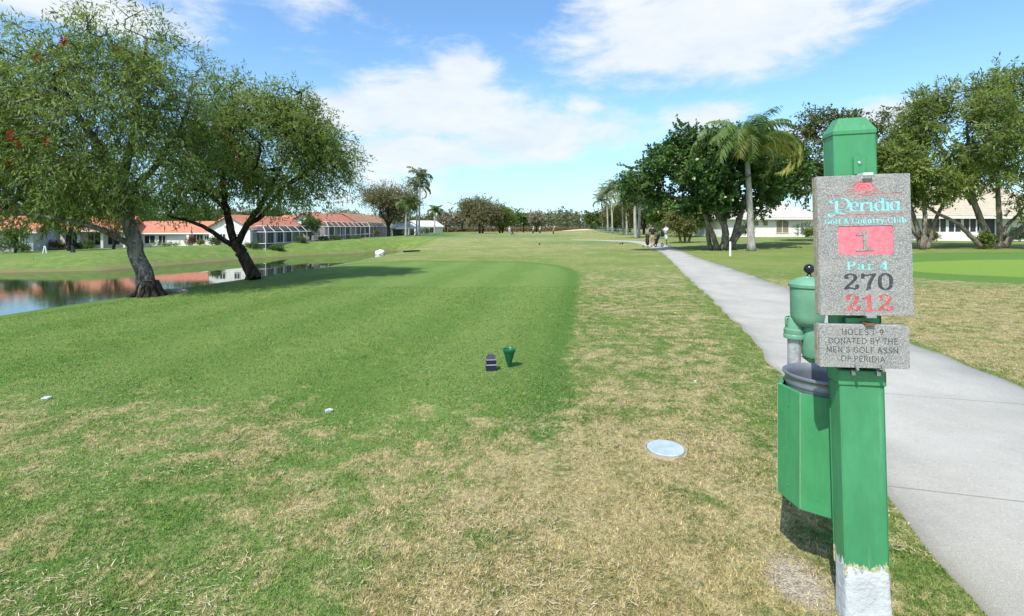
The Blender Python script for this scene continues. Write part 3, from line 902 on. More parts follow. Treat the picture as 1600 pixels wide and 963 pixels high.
def palm(name, label, base, top, r0, r1, nf, L, leaf, lm, seed, group=None, crownshaft=None, stations=22, old=0, lw=.045, droop=1.0, bulge=0.0, e0=-12):
    rg = np.random.default_rng(seed)
    root = empty(name, base, 0, label, 'palm tree', group)
    b = np.array(base); t = np.array(top) - b
    mb = MB()
    k = 14
    pts = [np.array([t[0] * (u ** 1.3), t[1] * u, t[2] * u]) for u in np.linspace(0, 1, k)]
    rad = [r0 + (r1 - r0) * u + r0 * .45 * math.exp(-u * 14) + bulge * math.exp(-((u - .45) / .25) ** 2) for u in np.linspace(0, 1, k)]
    mb.tube([tuple(q) for q in pts], rad, 12)
    mb.build('trunk', m_bark_palm, root, smooth=True)
    if crownshaft:
        MB().tube([tuple(t), tuple(t + np.array([0, 0, crownshaft * .5])), tuple(t + np.array([0, 0, crownshaft]))], [r1 * 1.15, r1 * 1.05, r1 * .5], 10).build('crownshaft', m_shaft, root, smooth=True)
        t = t + np.array([0, 0, crownshaft * .85])
    Vs, rv = [], []
    rach = MB()
    for i in range(nf):
        u = (i + .5) / nf
        is_old = i < old
        el = R(e0 + (86 - e0) * u ** .62) + rg.normal(0, .1)
        az_ = i * 2.39996 + rg.normal(0, .2)
        pts, V = frond(az_, el, L * (.85 + .3 * rg.random()) * (.85 if u > .85 else 1), rg, stations, leaf, droop * (.75 + .4 * rg.random()) * (1.12 - .62 * u), lw)
        Vs.append(V + t)
        v = (.93 + .07 * rg.random() if is_old and rg.random() < .75 else np.clip(.2 + .5 * rg.random() + (.15 if u < .4 else 0), 0, .85))
        rv.append(np.clip(np.full(len(V), v) + rg.normal(0, .06, len(V)), 0, 1 if is_old else .9))
        rach.tube([tuple(q + t) for q in pts[::3]], [.028, .02] + [.012] * (len(pts[::3]) - 2), 4, cap=False)
    V = np.concatenate(Vs)
    cr = fastmesh('crown', V, np.arange(len(V)).reshape(-1, 4), lm, root, np.concatenate(rv))
    rach.build('frond_stalks', m_stalk, root)
    return root


m_shaft = paint('crownshaft_green', (.16, .22, .08), .4, .2, 2.0)
m_stalk = paint('frond_stalk', (.17, .19, .06), .6, .2, 3.0)
Zp = 31.0
pb = gp(1174, Zp, -.03); ptop = A(1167, 244, Zp)
palm('queen_palm', 'tall queen palm with arching fronds, yellow lower ones and a smooth grey trunk', pb, ptop, (.215), .155, 50, 4.25, .75, m_palm, 3, stations=32, old=16, lw=.085, droop=1.42, e0=34)

# royal palm row along the fairway, right of centre
RP = 'royal palms in a row beside the far cart path'
rows = [(998, 373, 292, 66), (993, 374, 306, 64), (980, 365, 318, 84), (974, 364, 298, 88), (957, 356, 296, 104), (950, 355, 302, 112), (942, 353, 312, 122)]
plabel = ['thick pale royal palm trunk nearest in the far palm row, behind the golf carts', 'leaning royal palm beside the nearest trunk of the far palm row',
          'shorter royal palm, third along the far palm row by the green mesh fence', 'royal palm standing in front of the green mesh fence, fourth along the row', 'taller royal palm past the fence, fifth along the row',
          'royal palm sixth along the row, close to the dark shrub', 'farthest and leftmost royal palm of the row near the bunker']
for i, (px, pyb, pyt, Z) in enumerate(rows):
    x = (px - 800) / F_PX * Z
    base = (x, Z, tz(x, Z) - .05)
    top = A(px + (3 if i == 0 else -2), pyt + 10, Z)
    palm('royal_palm', plabel[i], base, top, 0.19 if i < 2 else .17, .14 if i < 2 else .12, 17, 3.7, .8, m_palm_far, 60 + i, RP, 1.3, 13, lw=.17, droop=1.05, bulge=.03, e0=0)
# group of palms by the left houses
LP_ = 'palms clustered by the lanais across the pond'
lrows = [(655, 372, 278, 80, 'tallest feathery palm of the cluster beside the far lanais'), (651, 371, 292, 82, 'second tall palm leaning close against the tallest in the far cluster'),
         (634, 374, 322, 78, 'slim pale stemmed palm at the left of the far palm cluster'), (639, 373, 318, 79, 'slim palm just right of the leftmost in the far cluster'), (679, 364, 330, 104, 'small lone palm right of the far cluster before the white house')]
for i, (px, pyb, pyt, Z, lab) in enumerate(lrows):
    Z *= FAR
    x = (px - 800) / F_PX * Z
    base = (x, Z, tz(x, Z) - .05)
    palm('feather_palm', lab, base, A(px + 1, pyt, Z), .2, .12, 15, 3.3 if i < 2 else 2.6, .8, m_palm_far, 80 + i, LP_, None, 13, lw=.2, droop=1.15)


# ---------------------------------------------------------------- smaller and far trees
def small_tree(name, label, px, Z, wpx, toppx, lm, bm=None, seed=0, group=None, K=130, per=34, leaf=.3, gap=.3, lowpx=None, cat='tree', py_base=None, spread=None, multi=1, sub=7, shade=.9):
    rg = np.random.default_rng(seed)
    if px < 690: Z *= FAR
    x = (px - 800) / F_PX * Z
    gz = tz(x, Z)
    sc = Z / F_PX
    top = CAM_H - (toppx - HOR) * sc
    H = top - gz; hw = wpx * sc / 2
    low = H * .22 if lowpx is None else (CAM_H - (lowpx - HOR) * sc) - gz
    c = (0, 0, (H + low) / 2); hz_ = (H - low) / 2
    blobs = [(0, 0, c[2], hw * .72, hw * .72, hz_ * .78)]
    for i in range(sub):
        a = i * 2.4 + rg.random(); e = rg.uniform(-.5, .95)
        blobs.append((math.cos(a) * hw * .58, math.sin(a) * hw * .58, c[2] + e * hz_ * .55, hw * rg.uniform(.3, .44), hw * rg.uniform(.3, .44), hz_ * rg.uniform(.28, .42)))
    P = crown_points(blobs, K, rg, gap, 1.6 / hw, seed, .35)
    root = empty(name, (x, Z, gz), 0, label, cat, group)
    tr = .028 * H + .05
    limbs = []
    for q in range(multi):
        o = (q - (multi - 1) / 2) * tr * 2.2
        limbs.append(([(o, 0, -.1), (o * 1.6, 0, low * .8), (o * 2.6 + rg.normal(0, .1) * H * .3, 0, c[2])], tr, tr * .45))
    limbs.append(([(0, 0, low * .9), (-hw * .4, hw * .1, c[2])], tr * .6, tr * .25))
    limbs.append(([(0, 0, low * .9), (hw * .4, -hw * .1, c[2] * 1.02)], tr * .6, tr * .25))
    grow([([np.array(p) for p in l[0]], l[1], l[2]) for l in limbs], P, tr * .05, seed, maxr=tr * .3, n=6).build('trunk', bm or m_bark_dark, root, smooth=True)
    V, F, rv = foliage(P, c, per, spread or hw * .125, leaf, leaf * .55, rg, .15, .5)
    fastmesh('crown', V, F, lm, root, rv)
    return root


FT = 'trees at the far end of the fairway'
small_tree('shade_tree', 'broad olive brown tree with a short dark trunk beside the far lanais', 607, 92, 104, 284, m_leaf_brown, seed=101, K=470, per=56, leaf=.30, gap=.3, lowpx=352, multi=1)
small_tree('shade_tree', 'large dome shaped tree, mauve and green, standing alone at the far end of the fairway', 752, 128, 74, 311, m_leaf_brown, seed=102, group=FT, K=430, per=52, leaf=.38, lowpx=355, gap=.25, multi=2)
small_tree('shade_tree', 'greener rounded tree overlapping the right side of the far dome shaped tree', 783, 130, 46, 320, m_leaf_oak, seed=103, group=FT, K=240, per=48, leaf=.38, lowpx=358, gap=.25, multi=2)
small_tree('shade_tree', 'purplish half bare tree right of the dome tree behind the golfers', 838, 140, 34, 327, m_leaf_grey, seed=104, group=FT, K=150, per=36, leaf=.34, lowpx=356, gap=.3)
small_tree('shade_tree', 'small dark green tree left of the purplish half bare tree', 818, 150, 24, 334, m_leaf_mid, seed=105, group=FT, K=110, per=26, leaf=.6, lowpx=352)
small_tree('shade_tree', 'grey leafless looking tree at the left of the far hedge', 697, 160, 30, 330, m_leaf_grey, seed=106, group=FT, K=120, per=20, leaf=.6, lowpx=356)
small_tree('shade_tree', 'pale grey tree just left of the far dome shaped tree', 722, 165, 26, 328, m_leaf_grey, seed=107, group=FT, K=110, per=20, leaf=.6, lowpx=356)
small_tree('shade_tree', 'dark shrubby tree at the left end of the royal palm row', 932, 128, 34, 330, m_leaf_mid, seed=108, group=FT, K=160, per=30, leaf=.55, lowpx=358, gap=.2)
# woods behind the royal palms
WD = 'trees of the wood behind the royal palms'
wl = [(962, 120, 50, 314, m_leaf_olive, 'yellowish olive tree behind the middle of the royal palm row'), (984, 108, 52, 303, m_leaf_olive, 'olive tree behind the shortest royal palm'),
      (1006, 84, 66, 298, m_leaf_olive, 'tall olive tree behind the nearest royal palm trunk'), (1035, 70, 66, 303, m_leaf_oak, 'grey green tree behind the people with golf carts'),
      (1075, 64, 56, 318, m_leaf_oak, 'green tree showing under the left side of the sea grape'), (1105, 68, 52, 322, m_leaf_olive, 'olive tree showing between the sea grape trunks'), (1140, 72, 56, 312, m_leaf_mid, 'dark backdrop tree behind the sea grape trunks left of the white house')]
for i, (px, Z, wp, tp, lm, lab) in enumerate(wl):
    small_tree('woodland_tree', lab, px, Z, wp, tp, lm, seed=120 + i, group=WD, K=260, per=48, leaf=.30, lowpx=358, gap=.22)
small_tree('shrub_tree', 'low olive tree with short trunks under the left edge of the sea grape canopy', 1070, 46, 58, 325, m_leaf_olive, m_bark_tan, seed=131, K=240, per=52, leaf=.15, lowpx=368, gap=.34, multi=3)
# behind the left houses
LB = 'trees rising behind the houses across the pond'
lb = [(522, 128, 46, 322, m_leaf_grey, 'pale grey tree above the last red roofs'), (553, 135, 30, 324, m_leaf_grey, 'smaller grey tree beside the shade tree above the brown roof'), (498, 95, 26, 330, m_leaf_mid, 'green tree peeking over the red roof ridge'),
      (300, 82, 80, 305, m_leaf_mid, 'green tree behind the red roofs seen between the two bottlebrush trunks'), (215, 80, 90, 296, m_leaf_mid, 'dark tree behind the long red roof left of the larger trunk'), (120, 76, 90, 300, m_leaf_oak, 'olive green tree behind the houses at far left'), (20, 72, 100, 305, m_leaf_mid, 'green tree behind the gabled house at the left edge'), (420, 92, 50, 318, m_leaf_mid, 'green tree behind the white gable house')]
for i, (px, Z, wp, tp, lm, lab) in enumerate(lb):
    small_tree('garden_tree', lab, px, Z, wp, tp, lm, seed=150 + i, group=LB, K=190, per=48, leaf=.30, lowpx=368, gap=.24)
small_tree('garden_tree', 'round dark green tree between the first lanai and the second red roof', 485, 70, 34, 333, m_leaf_mid, seed=171, K=150, per=36, leaf=.22, lowpx=372, gap=.15)
small_tree('garden_tree', 'small tree against the grey gable at the left edge', 24, 50, 40, 352, m_leaf_mid, seed=172, K=110, per=34, leaf=.16, lowpx=380, gap=.2)
small_tree('garden_tree', 'dark bushy tree in front of the shaded porch at far left', 108, 54, 60, 318, m_leaf_mid, seed=174, K=150, per=34, leaf=.2, lowpx=372, gap=.25)
small_tree('garden_tree', 'olive leaved tree between the grey gable house and the porch house', 64, 56, 40, 325, m_leaf_oak, seed=175, K=120, per=34, leaf=.2, lowpx=374, gap=.25)
small_tree('garden_tree', 'rust leaved ornamental tree by the white house with dark openings', 178, 58, 46, 322, m_leaf_rust, seed=173, K=120, per=30, leaf=.17, lowpx=372, gap=.3)

# far wood: nobody could count it
rg = np.random.default_rng(9)
Pw = []
for k in range(900):
    ang = rg.uniform(-58, 58)
    d = rg.uniform(235, 330)
    x = math.sin(R(ang)) * d; y = math.cos(R(ang)) * d
    hgt = 4.0 + 4.5 * vnoise(np.array([ang]), np.array([d * .01]), .35, 4)[0] + rg.random() * 1.5
    for q in range(5): Pw.append((x + rg.normal(0, 3), y + rg.normal(0, 3), hgt * rg.random() ** .6))
Pw = np.array(Pw)
V, F, rv = foliage(Pw, (0, 0, -60), 26, 1.25, 1.3, .8, rg, .1, .3)
tag(fastmesh('far_woods', V, F, leafmat('far_wood_leaf', (.090, .115, .060), (.150, .165, .090), (.23, .225, .145), .3), None, rv), 'low distant tree line closing the horizon beyond the fairway', kind='stuff')


# ---------------------------------------------------------------- houses
m_white = paint('white_stucco', (.76, .76, .74), .85, .05, 1.5, .15, 60)
m_greyw = paint('grey_stucco', (.48, .52, .54), .85, .05, 1.5, .15, 60)
m_trimw = paint('white_trim', (.78, .78, .77), .5, .03)
m_alu = paint('white_aluminium', (.74, .75, .76), .4, .03)
m_dark = paint('dark_glass', (.025, .030, .034), .12, .2)
m_tanb = paint('tan_blind', (.27, .215, .135), .6, .1, 20)
m_blackv = paint('dark_screen', (.035, .036, .040), .5, .2)
m_concrete = paint('slab_concrete', (.40, .39, .37), .9)


def tile(name, a, b_, pitch=.30, rows=.38):
    m, nb, b = mat(name)
    x, y, z = nb.xyz(nb.coord())
    wv = nb.m('SINE', x * (2 * math.pi / pitch)); row = nb.m('FRACT', y / rows)
    n = nb.noise(nb.coord(), 2.2, 5.0, .7); n2 = nb.noise(nb.coord(), 9.0, 3.0)
    c = nb.mix(nb.ss(n * .6 + n2 * .4, .35, .65), a, b_)
    nb.link(c, b.inputs['Base Color']); b.inputs['Roughness'].default_value = .8
    bp = nb.new('ShaderNodeBump'); bp.inputs['Strength'].default_value = 1.0; bp.inputs['Distance'].default_value = .06
    nb.link(wv * .5 + row * .4, bp.inputs['Height']); nb.link(bp.outputs[0], b.inputs['Normal'])
    return m


m_tile_red = tile('red_roof_tile', (.46, .150, .085), (.66, .270, .165))
m_tile_brown = tile('brown_roof_tile', (.36, .19, .11), (.50, .29, .18))
m_tile_beige = tile('beige_roof_tile', (.43, .37, .27), (.54, .47, .36))
m_tile_grey = tile('grey_roof_tile', (.46, .43, .39), (.58, .55, .50))

m_screen, nb, b = mat('insect_screen')
b.inputs['Base Color'].default_value = (.045, .048, .052, 1); b.inputs['Roughness'].default_value = .6
tr = nb.new('ShaderNodeBsdfTransparent'); mx = nb.new('ShaderNodeMixShader')
n = nb.noise(nb.coord(), .9, 2.0)
nb.link(n * .2 + .36, mx.inputs[0])
nb.link(tr.outputs[0], mx.inputs[1]); nb.link(b.outputs[0], mx.inputs[2])
nb.link(mx.outputs[0], m_screen.node_tree.nodes['Material Output'].inputs['Surface'])


def gable(root, x0, x1, y0, y1, ze, zr, over, tm, wallm, axis_='x', hip0=0.0, hip1=0.0, name='roof', thick=.16, ends=True):
    """pitched roof; the ridge runs along local x (or y); hip0/hip1 pull the ridge in at its ends"""
    a0, a1, b0, b1 = (x0, x1, y0, y1) if axis_ == 'x' else (y0, y1, x0, x1)
    A0, A1, B0, B1 = a0 - over, a1 + over, b0 - over, b1 + over
    bm_ = (B0 + B1) / 2
    sl = (zr - ze) / ((b1 - b0) / 2)
    zo = ze - over * sl
    T = lambda a, b_, z: (a, b_, z) if axis_ == 'x' else (b_, a, z)
    mb = MB()
    r0, r1 = A0 + hip0, A1 - hip1
    top = [T(A0, B0, zo), T(A1, B0, zo), T(A1, B1, zo), T(A0, B1, zo), T(r0, bm_, zr), T(r1, bm_, zr)]
    V = [(p[0], p[1], p[2] + thick) for p in top] + top
    F = [(0, 1, 5, 4), (2, 3, 4, 5), (0, 6, 7, 1), (2, 8, 9, 3), (6, 10, 11, 7), (9, 8, 11, 10)]
    F += [(3, 0, 4), (3, 9, 6, 0), (6, 9, 10)] if hip0 else [(0, 4, 10, 6), (4, 3, 9, 10)]
    F += [(1, 2, 5), (1, 7, 8, 2), (8, 7, 11)] if hip1 else [(5, 1, 7, 11), (2, 5, 11, 8)]
    if axis_ == 'y': F = [f[::-1] for f in F]
    mb.add(V, F)
    rf = mb.build(name, tm, root)
    if ends and (hip0 == 0 or hip1 == 0):
        for a, h, s in ((a0, hip0, 1), (a1, hip1, -1)):
            if h: continue
            t = .12 * s
            P = [T(a, b0, ze - .01), T(a, b1, ze - .01), T(a, (b0 + b1) / 2, zr - .03)]
            Q = [T(a + t, b0, ze - .01), T(a + t, b1, ze - .01), T(a + t, (b0 + b1) / 2, zr - .03)]
            MB().add(P + Q, [(0, 1, 2), (5, 4, 3), (0, 3, 4, 1), (1, 4, 5, 2), (2, 5, 3, 0)]).build('gable_wall', wallm, root)
    # fascia board under the long eaves
    for bb in (B0, B1):
        c = T((A0 + A1) / 2, bb, zo - .02); d = (A1 - A0, .05, .2) if axis_ == 'x' else (.05, A1 - A0, .2)
        MB().box(c, d).build('fascia', m_trimw, root)
    return rf


def walls(root, x0, x1, y0, y1, z0, z1, m):
    return MB().box(((x0 + x1) / 2, (y0 + y1) / 2, (z0 + z1) / 2), (x1 - x0, y1 - y0, z1 - z0)).build('wall', m, root)


def window(root, x, y, z, wd, h, glass=None, mull=1, arch=0.0, side='y', fr=.06, name='window'):
    """window standing on the wall plane y (facing -y) or, with side='x', on the plane x (facing -x)"""
    k = 12
    out = [(-wd / 2, -h / 2), (wd / 2, -h / 2)]
    if arch: out += [(wd / 2 * math.cos(t), h / 2 - arch + arch * math.sin(t)) for t in np.linspace(0, math.pi, k)]
    else: out += [(wd / 2, h / 2), (-wd / 2, h / 2)]
    n = len(out); inn = [(a * (1 - 2 * fr / wd), b_ * (1 - 2 * fr / h)) for a, b_ in out]
    T = (lambda a, d, b_: (x + a, y - d, z + b_)) if side == 'y' else (lambda a, d, b_: (x - d, y - a, z + b_))
    mb = MB()
    V = [T(a, .07, b_) for a, b_ in out] + [T(a, .07, b_) for a, b_ in inn] + [T(a, -.01, b_) for a, b_ in out] + [T(a, -.01, b_) for a, b_ in inn]
    F = []
    for i in range(n):
        j = (i + 1) % n
        F += [(i, j, n + j, n + i), (2 * n + i, 2 * n + j, j, i), (n + i, n + j, 3 * n + j, 3 * n + i)]
    mb.add(V, F)
    for q in range(mull):
        a = -wd / 2 + wd * (q + 1) / (mull + 1)
        c = T(a, .035, -arch * .05); d = (.06, .06, h - fr * 2) if side == 'y' else (.06, .06, h - fr * 2)
        mb.box(c, d)
    f = mb.build(name, m_trimw, root)
    MB().add([T(a, .012, b_) for a, b_ in inn] + [T(a, -.02, b_) for a, b_ in inn], [tuple(range(n)), tuple(range(n, 2 * n))[::-1]] + [(i, n + i, n + (i + 1) % n, (i + 1) % n) for i in range(n)]).build('pane', glass or m_dark, f)
    return f


def house_at(px0, Z0, px1, Z1, label, name='house', zoff=0.0):
    """an Empty whose local x runs along the facade between two photo columns, local y leads away from the viewer"""
    if px0 < 690: Z0 *= FAR; Z1 *= FAR
    a = Vector(((px0 - 800) / F_PX * Z0, Z0)); b_ = Vector(((px1 - 800) / F_PX * Z1, Z1))
    d = b_ - a
    zb = min(tz(a.x, a.y), tz(b_.x, b_.y)) + zoff
    root = empty(name, (a.x, a.y, zb), math.atan2(d.y, d.x), label, 'house')
    if px0 < 690: root.scale = (1, 1, 1.1)
    return root, d.length, zb


def lanai(x0, Z0, x1, Z1, depth, label, hpost=2.15, rise=.75, bays=7):
    root, L, zb = house_at(x0, Z0, x1, Z1, label, 'screen_lanai')
    root['category'] = 'screened porch'
    fr = MB(); sc = MB(); r = .045
    bw = L / bays
    ins = min(1.1, depth * .35)
    def bar(a, b_, t=r): fr.tube([a, b_], t, 4)
    for i in range(bays + 1):
        x = i * bw
        bar((x, 0, 0), (x, 0, hpost)); 
        xi = min(max(x, ins), L - ins)
        bar((x, 0, hpost), (xi, ins, hpost + rise)); bar((xi, ins, hpost + rise), (xi, depth, hpost + rise), .035)
    for z in (.08, .75, hpost): bar((0, 0, z), (L, 0, z), r * (1.2 if z > 1 else .8))
    bar((ins, ins, hpost + rise), (L - ins, ins, hpost + rise))
    for x in (0, L):
        nd = max(1, int(depth / 1.8))
        for j in range(1, nd + 1):
            y = depth * j / nd
            bar((x, y, 0), (x, y, hpost)); bar((x, y, hpost), (min(max(x, ins), L - ins), y, hpost + rise), .035)
        for z in (.08, .75, hpost): bar((x, 0, z), (x, depth, z), r * .8)
    bar((0, depth, hpost), (0, depth, hpost))
    fr.build('frame', m_alu, root)
    e = .0
    for i in range(bays):
        a, b_ = i * bw + .05, (i + 1) * bw - .05
        ai, bi = min(max(a, ins), L - ins), min(max(b_, ins), L - ins)
        sc.add([(a, e, .1), (b_, e, .1), (b_, e, hpost), (a, e, hpost)], [(0, 1, 2, 3)])
        sc.add([(a, e, hpost), (b_, e, hpost), (bi, ins, hpost + rise), (ai, ins, hpost + rise)], [(0, 1, 2, 3)])
        if bi - ai > .1: sc.add([(ai, ins, hpost + rise), (bi, ins, hpost + rise), (bi, depth, hpost + rise), (ai, depth, hpost + rise)], [(0, 1, 2, 3)])
    for x in (0, L):
        xi = min(max(x, ins), L - ins)
        sc.add([(x, .05, .1), (x, depth, .1), (x, depth, hpost), (x, .05, hpost)], [(0, 1, 2, 3)])
        sc.add([(x, .05, hpost), (x, depth, hpost), (xi, depth, hpost + rise), (xi, ins, hpost + rise)], [(0, 1, 2, 3)])
    sc.build('screen', m_screen, root)
    MB().box((L / 2, depth / 2, -.02), (L, depth, .16)).build('slab', m_concrete, root)
    return root


# left of the pond -------------------------------------------------
r, L, zb = house_at(-40, 52, 52, 54, 'grey walled house with an orange tiled roof at the left edge across the pond')
walls(r, 0, L, 0, 8, -.3, 2.35, m_greyw); gable(r, 0, L, 0, 8, 2.35, 3.9, .5, m_tile_red, m_greyw)
window(r, L - 1.6, 0, 1.3, 1.2, 1.1); window(r, L - 4.2, 0, 1.3, 1.2, 1.1)
r, L, zb = house_at(84, 60, 196, 63, 'white house with a shaded porch and red roof behind the larger trunk')
walls(r, 0, L, 1.6, 9, -.3, 2.45, m_white); gable(r, 0, L, 0, 9, 2.45, 4.1, .5, m_tile_red, m_white)
for q in (0.15, L * .33, L * .66, L - .15): MB().box((q, .15, 1.05), (.28, .28, 2.7)).build('porch_column', m_white, r)
for q in (1.5, 4.0, 6.3): window(r, q, 1.6, 1.2, 1.5, 1.7)
r, L, zb = house_at(206, 66, 330, 67, 'long low white house with a bright red tile roof between the two bottlebrush trunks')
walls(r, 0, L, 0, 8, -.3, 2.05, m_white); gable(r, 0, L, 0, 8, 2.05, 3.45, .55, m_tile_red, m_white)
window(r, 2.6, 0, 1.0, 1.6, 1.2, mull=1); window(r, 4.4, 0, 1.0, 1.1, 1.2, mull=1)
window(r, L - 1.9, 0, 1.1, 1.5, 1.3, mull=2); window(r, L - .65, 0, 1.2, .6, .7, mull=1)
MB().box((L - 3.2, -.25, .9), (.35, .5, 2.2)).build('buttress', m_white, r)
# gable house with the arched window
r, L, zb = house_at(391, 57, 474, 72, 'white gabled house with an arched window facing the pond and red roof')
walls(r, 0, L, 0, 5.4, -.3, 2.35, m_white); gable(r, 0, L, 0, 5.4, 2.35, 3.75, .4, m_tile_red, m_white)
window(r, 0, 2.7, 2.55, 1.15, .75, arch=.5, side='x', mull=2); window(r, 0, 3.6, 1.2, .8, .8, side='x', name='window')
window(r, 0, 1.7, 1.2, .8, .8, side='x')
for q in (2.5, 5.5, 8.5, 11.5): window(r, q, 0, 1.1, 1.8, 1.9, mull=1, name='sliding_door')
lanai(415, 57.5, 500, 72, 2.5, 'first white framed screen lanai with eight bays, nearest across the pond', bays=7)
# second house
r, L, zb = house_at(508, 74, 566, 92, 'house with white upper wall and red roof behind the round tree and second lanai')
walls(r, 0, L, 0, 7, -.3, 2.5, m_white); gable(r, 0, L, 0, 7, 2.5, 4.3, .5, m_tile_red, m_white)
for q in (3, 7, 11): window(r, q, 0, 1.1, 1.9, 1.9, mull=1, name='sliding_door')
r, L, zb = house_at(438, 80, 474, 82, 'white walled wing with a red tiled top rising above the first lanai')
walls(r, 0, L, 0, 5, -.3, 3.1, m_white); gable(r, 0, L, 0, 5, 3.1, 4.3, .5, m_tile_red, m_white, hip0=1.5, hip1=1.5)
window(r, L * .5, 0, 2.2, .9, .7)
lanai(513, 73, 577, 89, 2.6, 'second screen lanai with a dark mesh roof beyond the round tree', bays=8)
r, L, zb = house_at(566, 90, 612, 108, 'brown roofed white house partly behind the olive brown tree')
walls(r, 0, L, 0, 8, -.3, 2.6, m_white); gable(r, 0, L, 0, 8, 2.6, 4.6, .5, m_tile_brown, m_white)
for q in (3, 8): window(r, q, 0, 1.1, 1.9, 1.9, mull=1, name='sliding_door')
lanai(578, 90, 612, 104, 2.4, 'farthest white screen lanai, half hidden by the olive brown tree trunk', bays=7)
r, L, zb = house_at(619, 94, 650, 96, 'small pavilion with a plain white hipped roof behind the slim palms')
walls(r, .3, L - .3, .3, 3.5, -.3, 1.45, m_dark); gable(r, 0, L, 0, 4, 1.6, 2.5, .25, m_trimw, m_white, hip0=1.3, hip1=1.3)
r, L, zb = house_at(656, 112, 692, 118, 'white steep roofed house at the end of the row beyond the palms')
walls(r, 0, L, 0, 6, -.3, 1.9, m_white); gable(r, 0, L, 0, 6, 1.9, 3.2, .3, m_trimw, m_white)
window(r, L * .5, 0, 1.0, 1.4, 1.2)

# right of the path ------------------------------------------------
r, L, zb = house_at(1136, 61, 1285, 62, 'white house with an arched window and pale grey roof behind the queen palm')
walls(r, 0, L, 0, 9, -.3, 2.62, m_white)
gable(r, 0, L, 0, 9, 2.62, 4.9, .6, m_tile_grey, m_white, hip0=5, hip1=5)
x = lambda px: (px - 1136) / F_PX * 61.3
window(r, x(1226), 0, 1.35, 1.75, 1.75, m_tanb, 1, arch=.35); window(r, x(1198), 0, 1.75, .75, .75, m_tanb, 0); window(r, x(1183), 0, 1.75, .75, .75, m_tanb, 0)
r, L, zb = house_at(1395, 43, 1680, 44, 'white house with a dark screened porch and tan roof behind the oaks')
walls(r, 0, L, .5, 9, -.3, 2.55, m_white)
gable(r, 0, L, 0, 9, 2.55, 5.6, .6, m_tile_beige, m_white, hip0=4.6, hip1=4.6)
x = lambda px: (px - 1395) / F_PX * 43.3
MB().box((x(1495), .15, .26), (x(1532) - x(1456), .7, 1.0)).build('knee_wall', m_white, r)
pw = (x(1531) - x(1457)) / 3
for q in range(3): window(r, x(1457) + pw * (q + .5), -.1, 1.53, pw * .97, 1.54, m_blackv, 1, fr=.09, name='porch_screen')
MB().box((x(1495), .1, 2.40), (x(1532) - x(1456) + .2, .75, .2)).build('porch_beam', m_white, r)
window(r, x(1563), .5, 1.35, 1.15, 1.7, m_blackv, 0); window(r, x(1543), .5, 1.5, .45, 1.2, m_blackv, 0)
window(r, x(1420), .5, 1.5, .9, 1.2, m_blackv, 0)


# ---------------------------------------------------------------- shrubs
def shrub(label, px, Z, wpx, hpx, lm, seed, group=None, K=55, per=44, leaf=.12, name='shrub'):
    rg = np.random.default_rng(seed)
    if px < 690: Z *= FAR
    x = (px - 800) / F_PX * Z; sc = Z / F_PX
    hw, h = wpx * sc / 2, hpx * sc
    blobs = [(0, 0, h * .5, hw * .8, min(hw * .8, .9), h * .46)] + [(rg.uniform(-.5, .5) * hw, rg.uniform(-.3, .3) * min(hw, .8), h * rg.uniform(.35, .6), hw * .45, min(hw * .45, .7), h * .38) for _ in range(4)]
    P = crown_points(blobs, K, rg, .1, 1.5, seed, .4); P[:, 2] = np.maximum(P[:, 2], .03)
    V, F, rv = foliage(P, (0, 0, 0), per, .09 + hw * .05, leaf, leaf * .55, rg, .05, .6)
    V[:, 2] = np.maximum(V[:, 2], -.05)
    o = fastmesh(name, V, F, lm, None, rv)
    o.location = (x, Z, tz(x, Z))
    return tag(o, label, 'shrub', group)


LS = 'garden shrubs along the houses across the pond'
ls = [('bushy green shrub at the left edge of the frame by the grey wall', 10, 49, 40, 26, m_leaf_mid), ('low dark shrub in the shade of the grey gable', 34, 52, 22, 12, m_leaf_dark), ('rounded green shrub left of the larger bottlebrush trunk', 138, 59, 20, 13, m_leaf_mid),
      ('dark low shrub beside the porch columns of the white house', 122, 60, 16, 9, m_leaf_dark), ('reddish shrub in front of the white porch house', 92, 58, 24, 13, m_leaf_rust), ('clipped hedge under the windows of the long low house', 252, 65, 62, 5, m_leaf_mid),
      ('round rust brown shrub beside the long low house', 297, 65, 17, 14, m_leaf_rust), ('spreading green shrub in front of the white gable wall', 336, 56.5, 22, 13, m_leaf_mid), ('small pale shrub between the rust shrub and the gable', 313, 63, 12, 8, m_leaf_oak),
      ('low hedge at the corner of the first lanai', 395, 57, 26, 6, m_leaf_mid), ('dark hedge along the front of the first lanai', 432, 58.5, 30, 5, m_leaf_dark), ('bushy shrub by the door of the first lanai', 470, 63.5, 22, 9, m_leaf_mid), ('flat hedge between the two lanais', 505, 71, 20, 6, m_leaf_dark),
      ('shrub at the near corner of the second lanai', 524, 73, 16, 6, m_leaf_mid), ('dark hedge before the second lanai', 552, 79, 30, 5, m_leaf_dark), ('upright brown shrub at the far end of the second lanai', 588, 86, 12, 11, m_leaf_brown), ('dark bush under the white pavilion roof', 640, 90, 28, 9, m_leaf_dark), ('dark clump of low plants at the foot of the tallest palm', 664, 92, 16, 10, m_leaf_dark)]
for i, (lab, px, Z, wp, hp, lm) in enumerate(ls): shrub(lab, px, Z, wp, hp, lm, 200 + i, LS)
RS = 'shrubs by the houses right of the path'
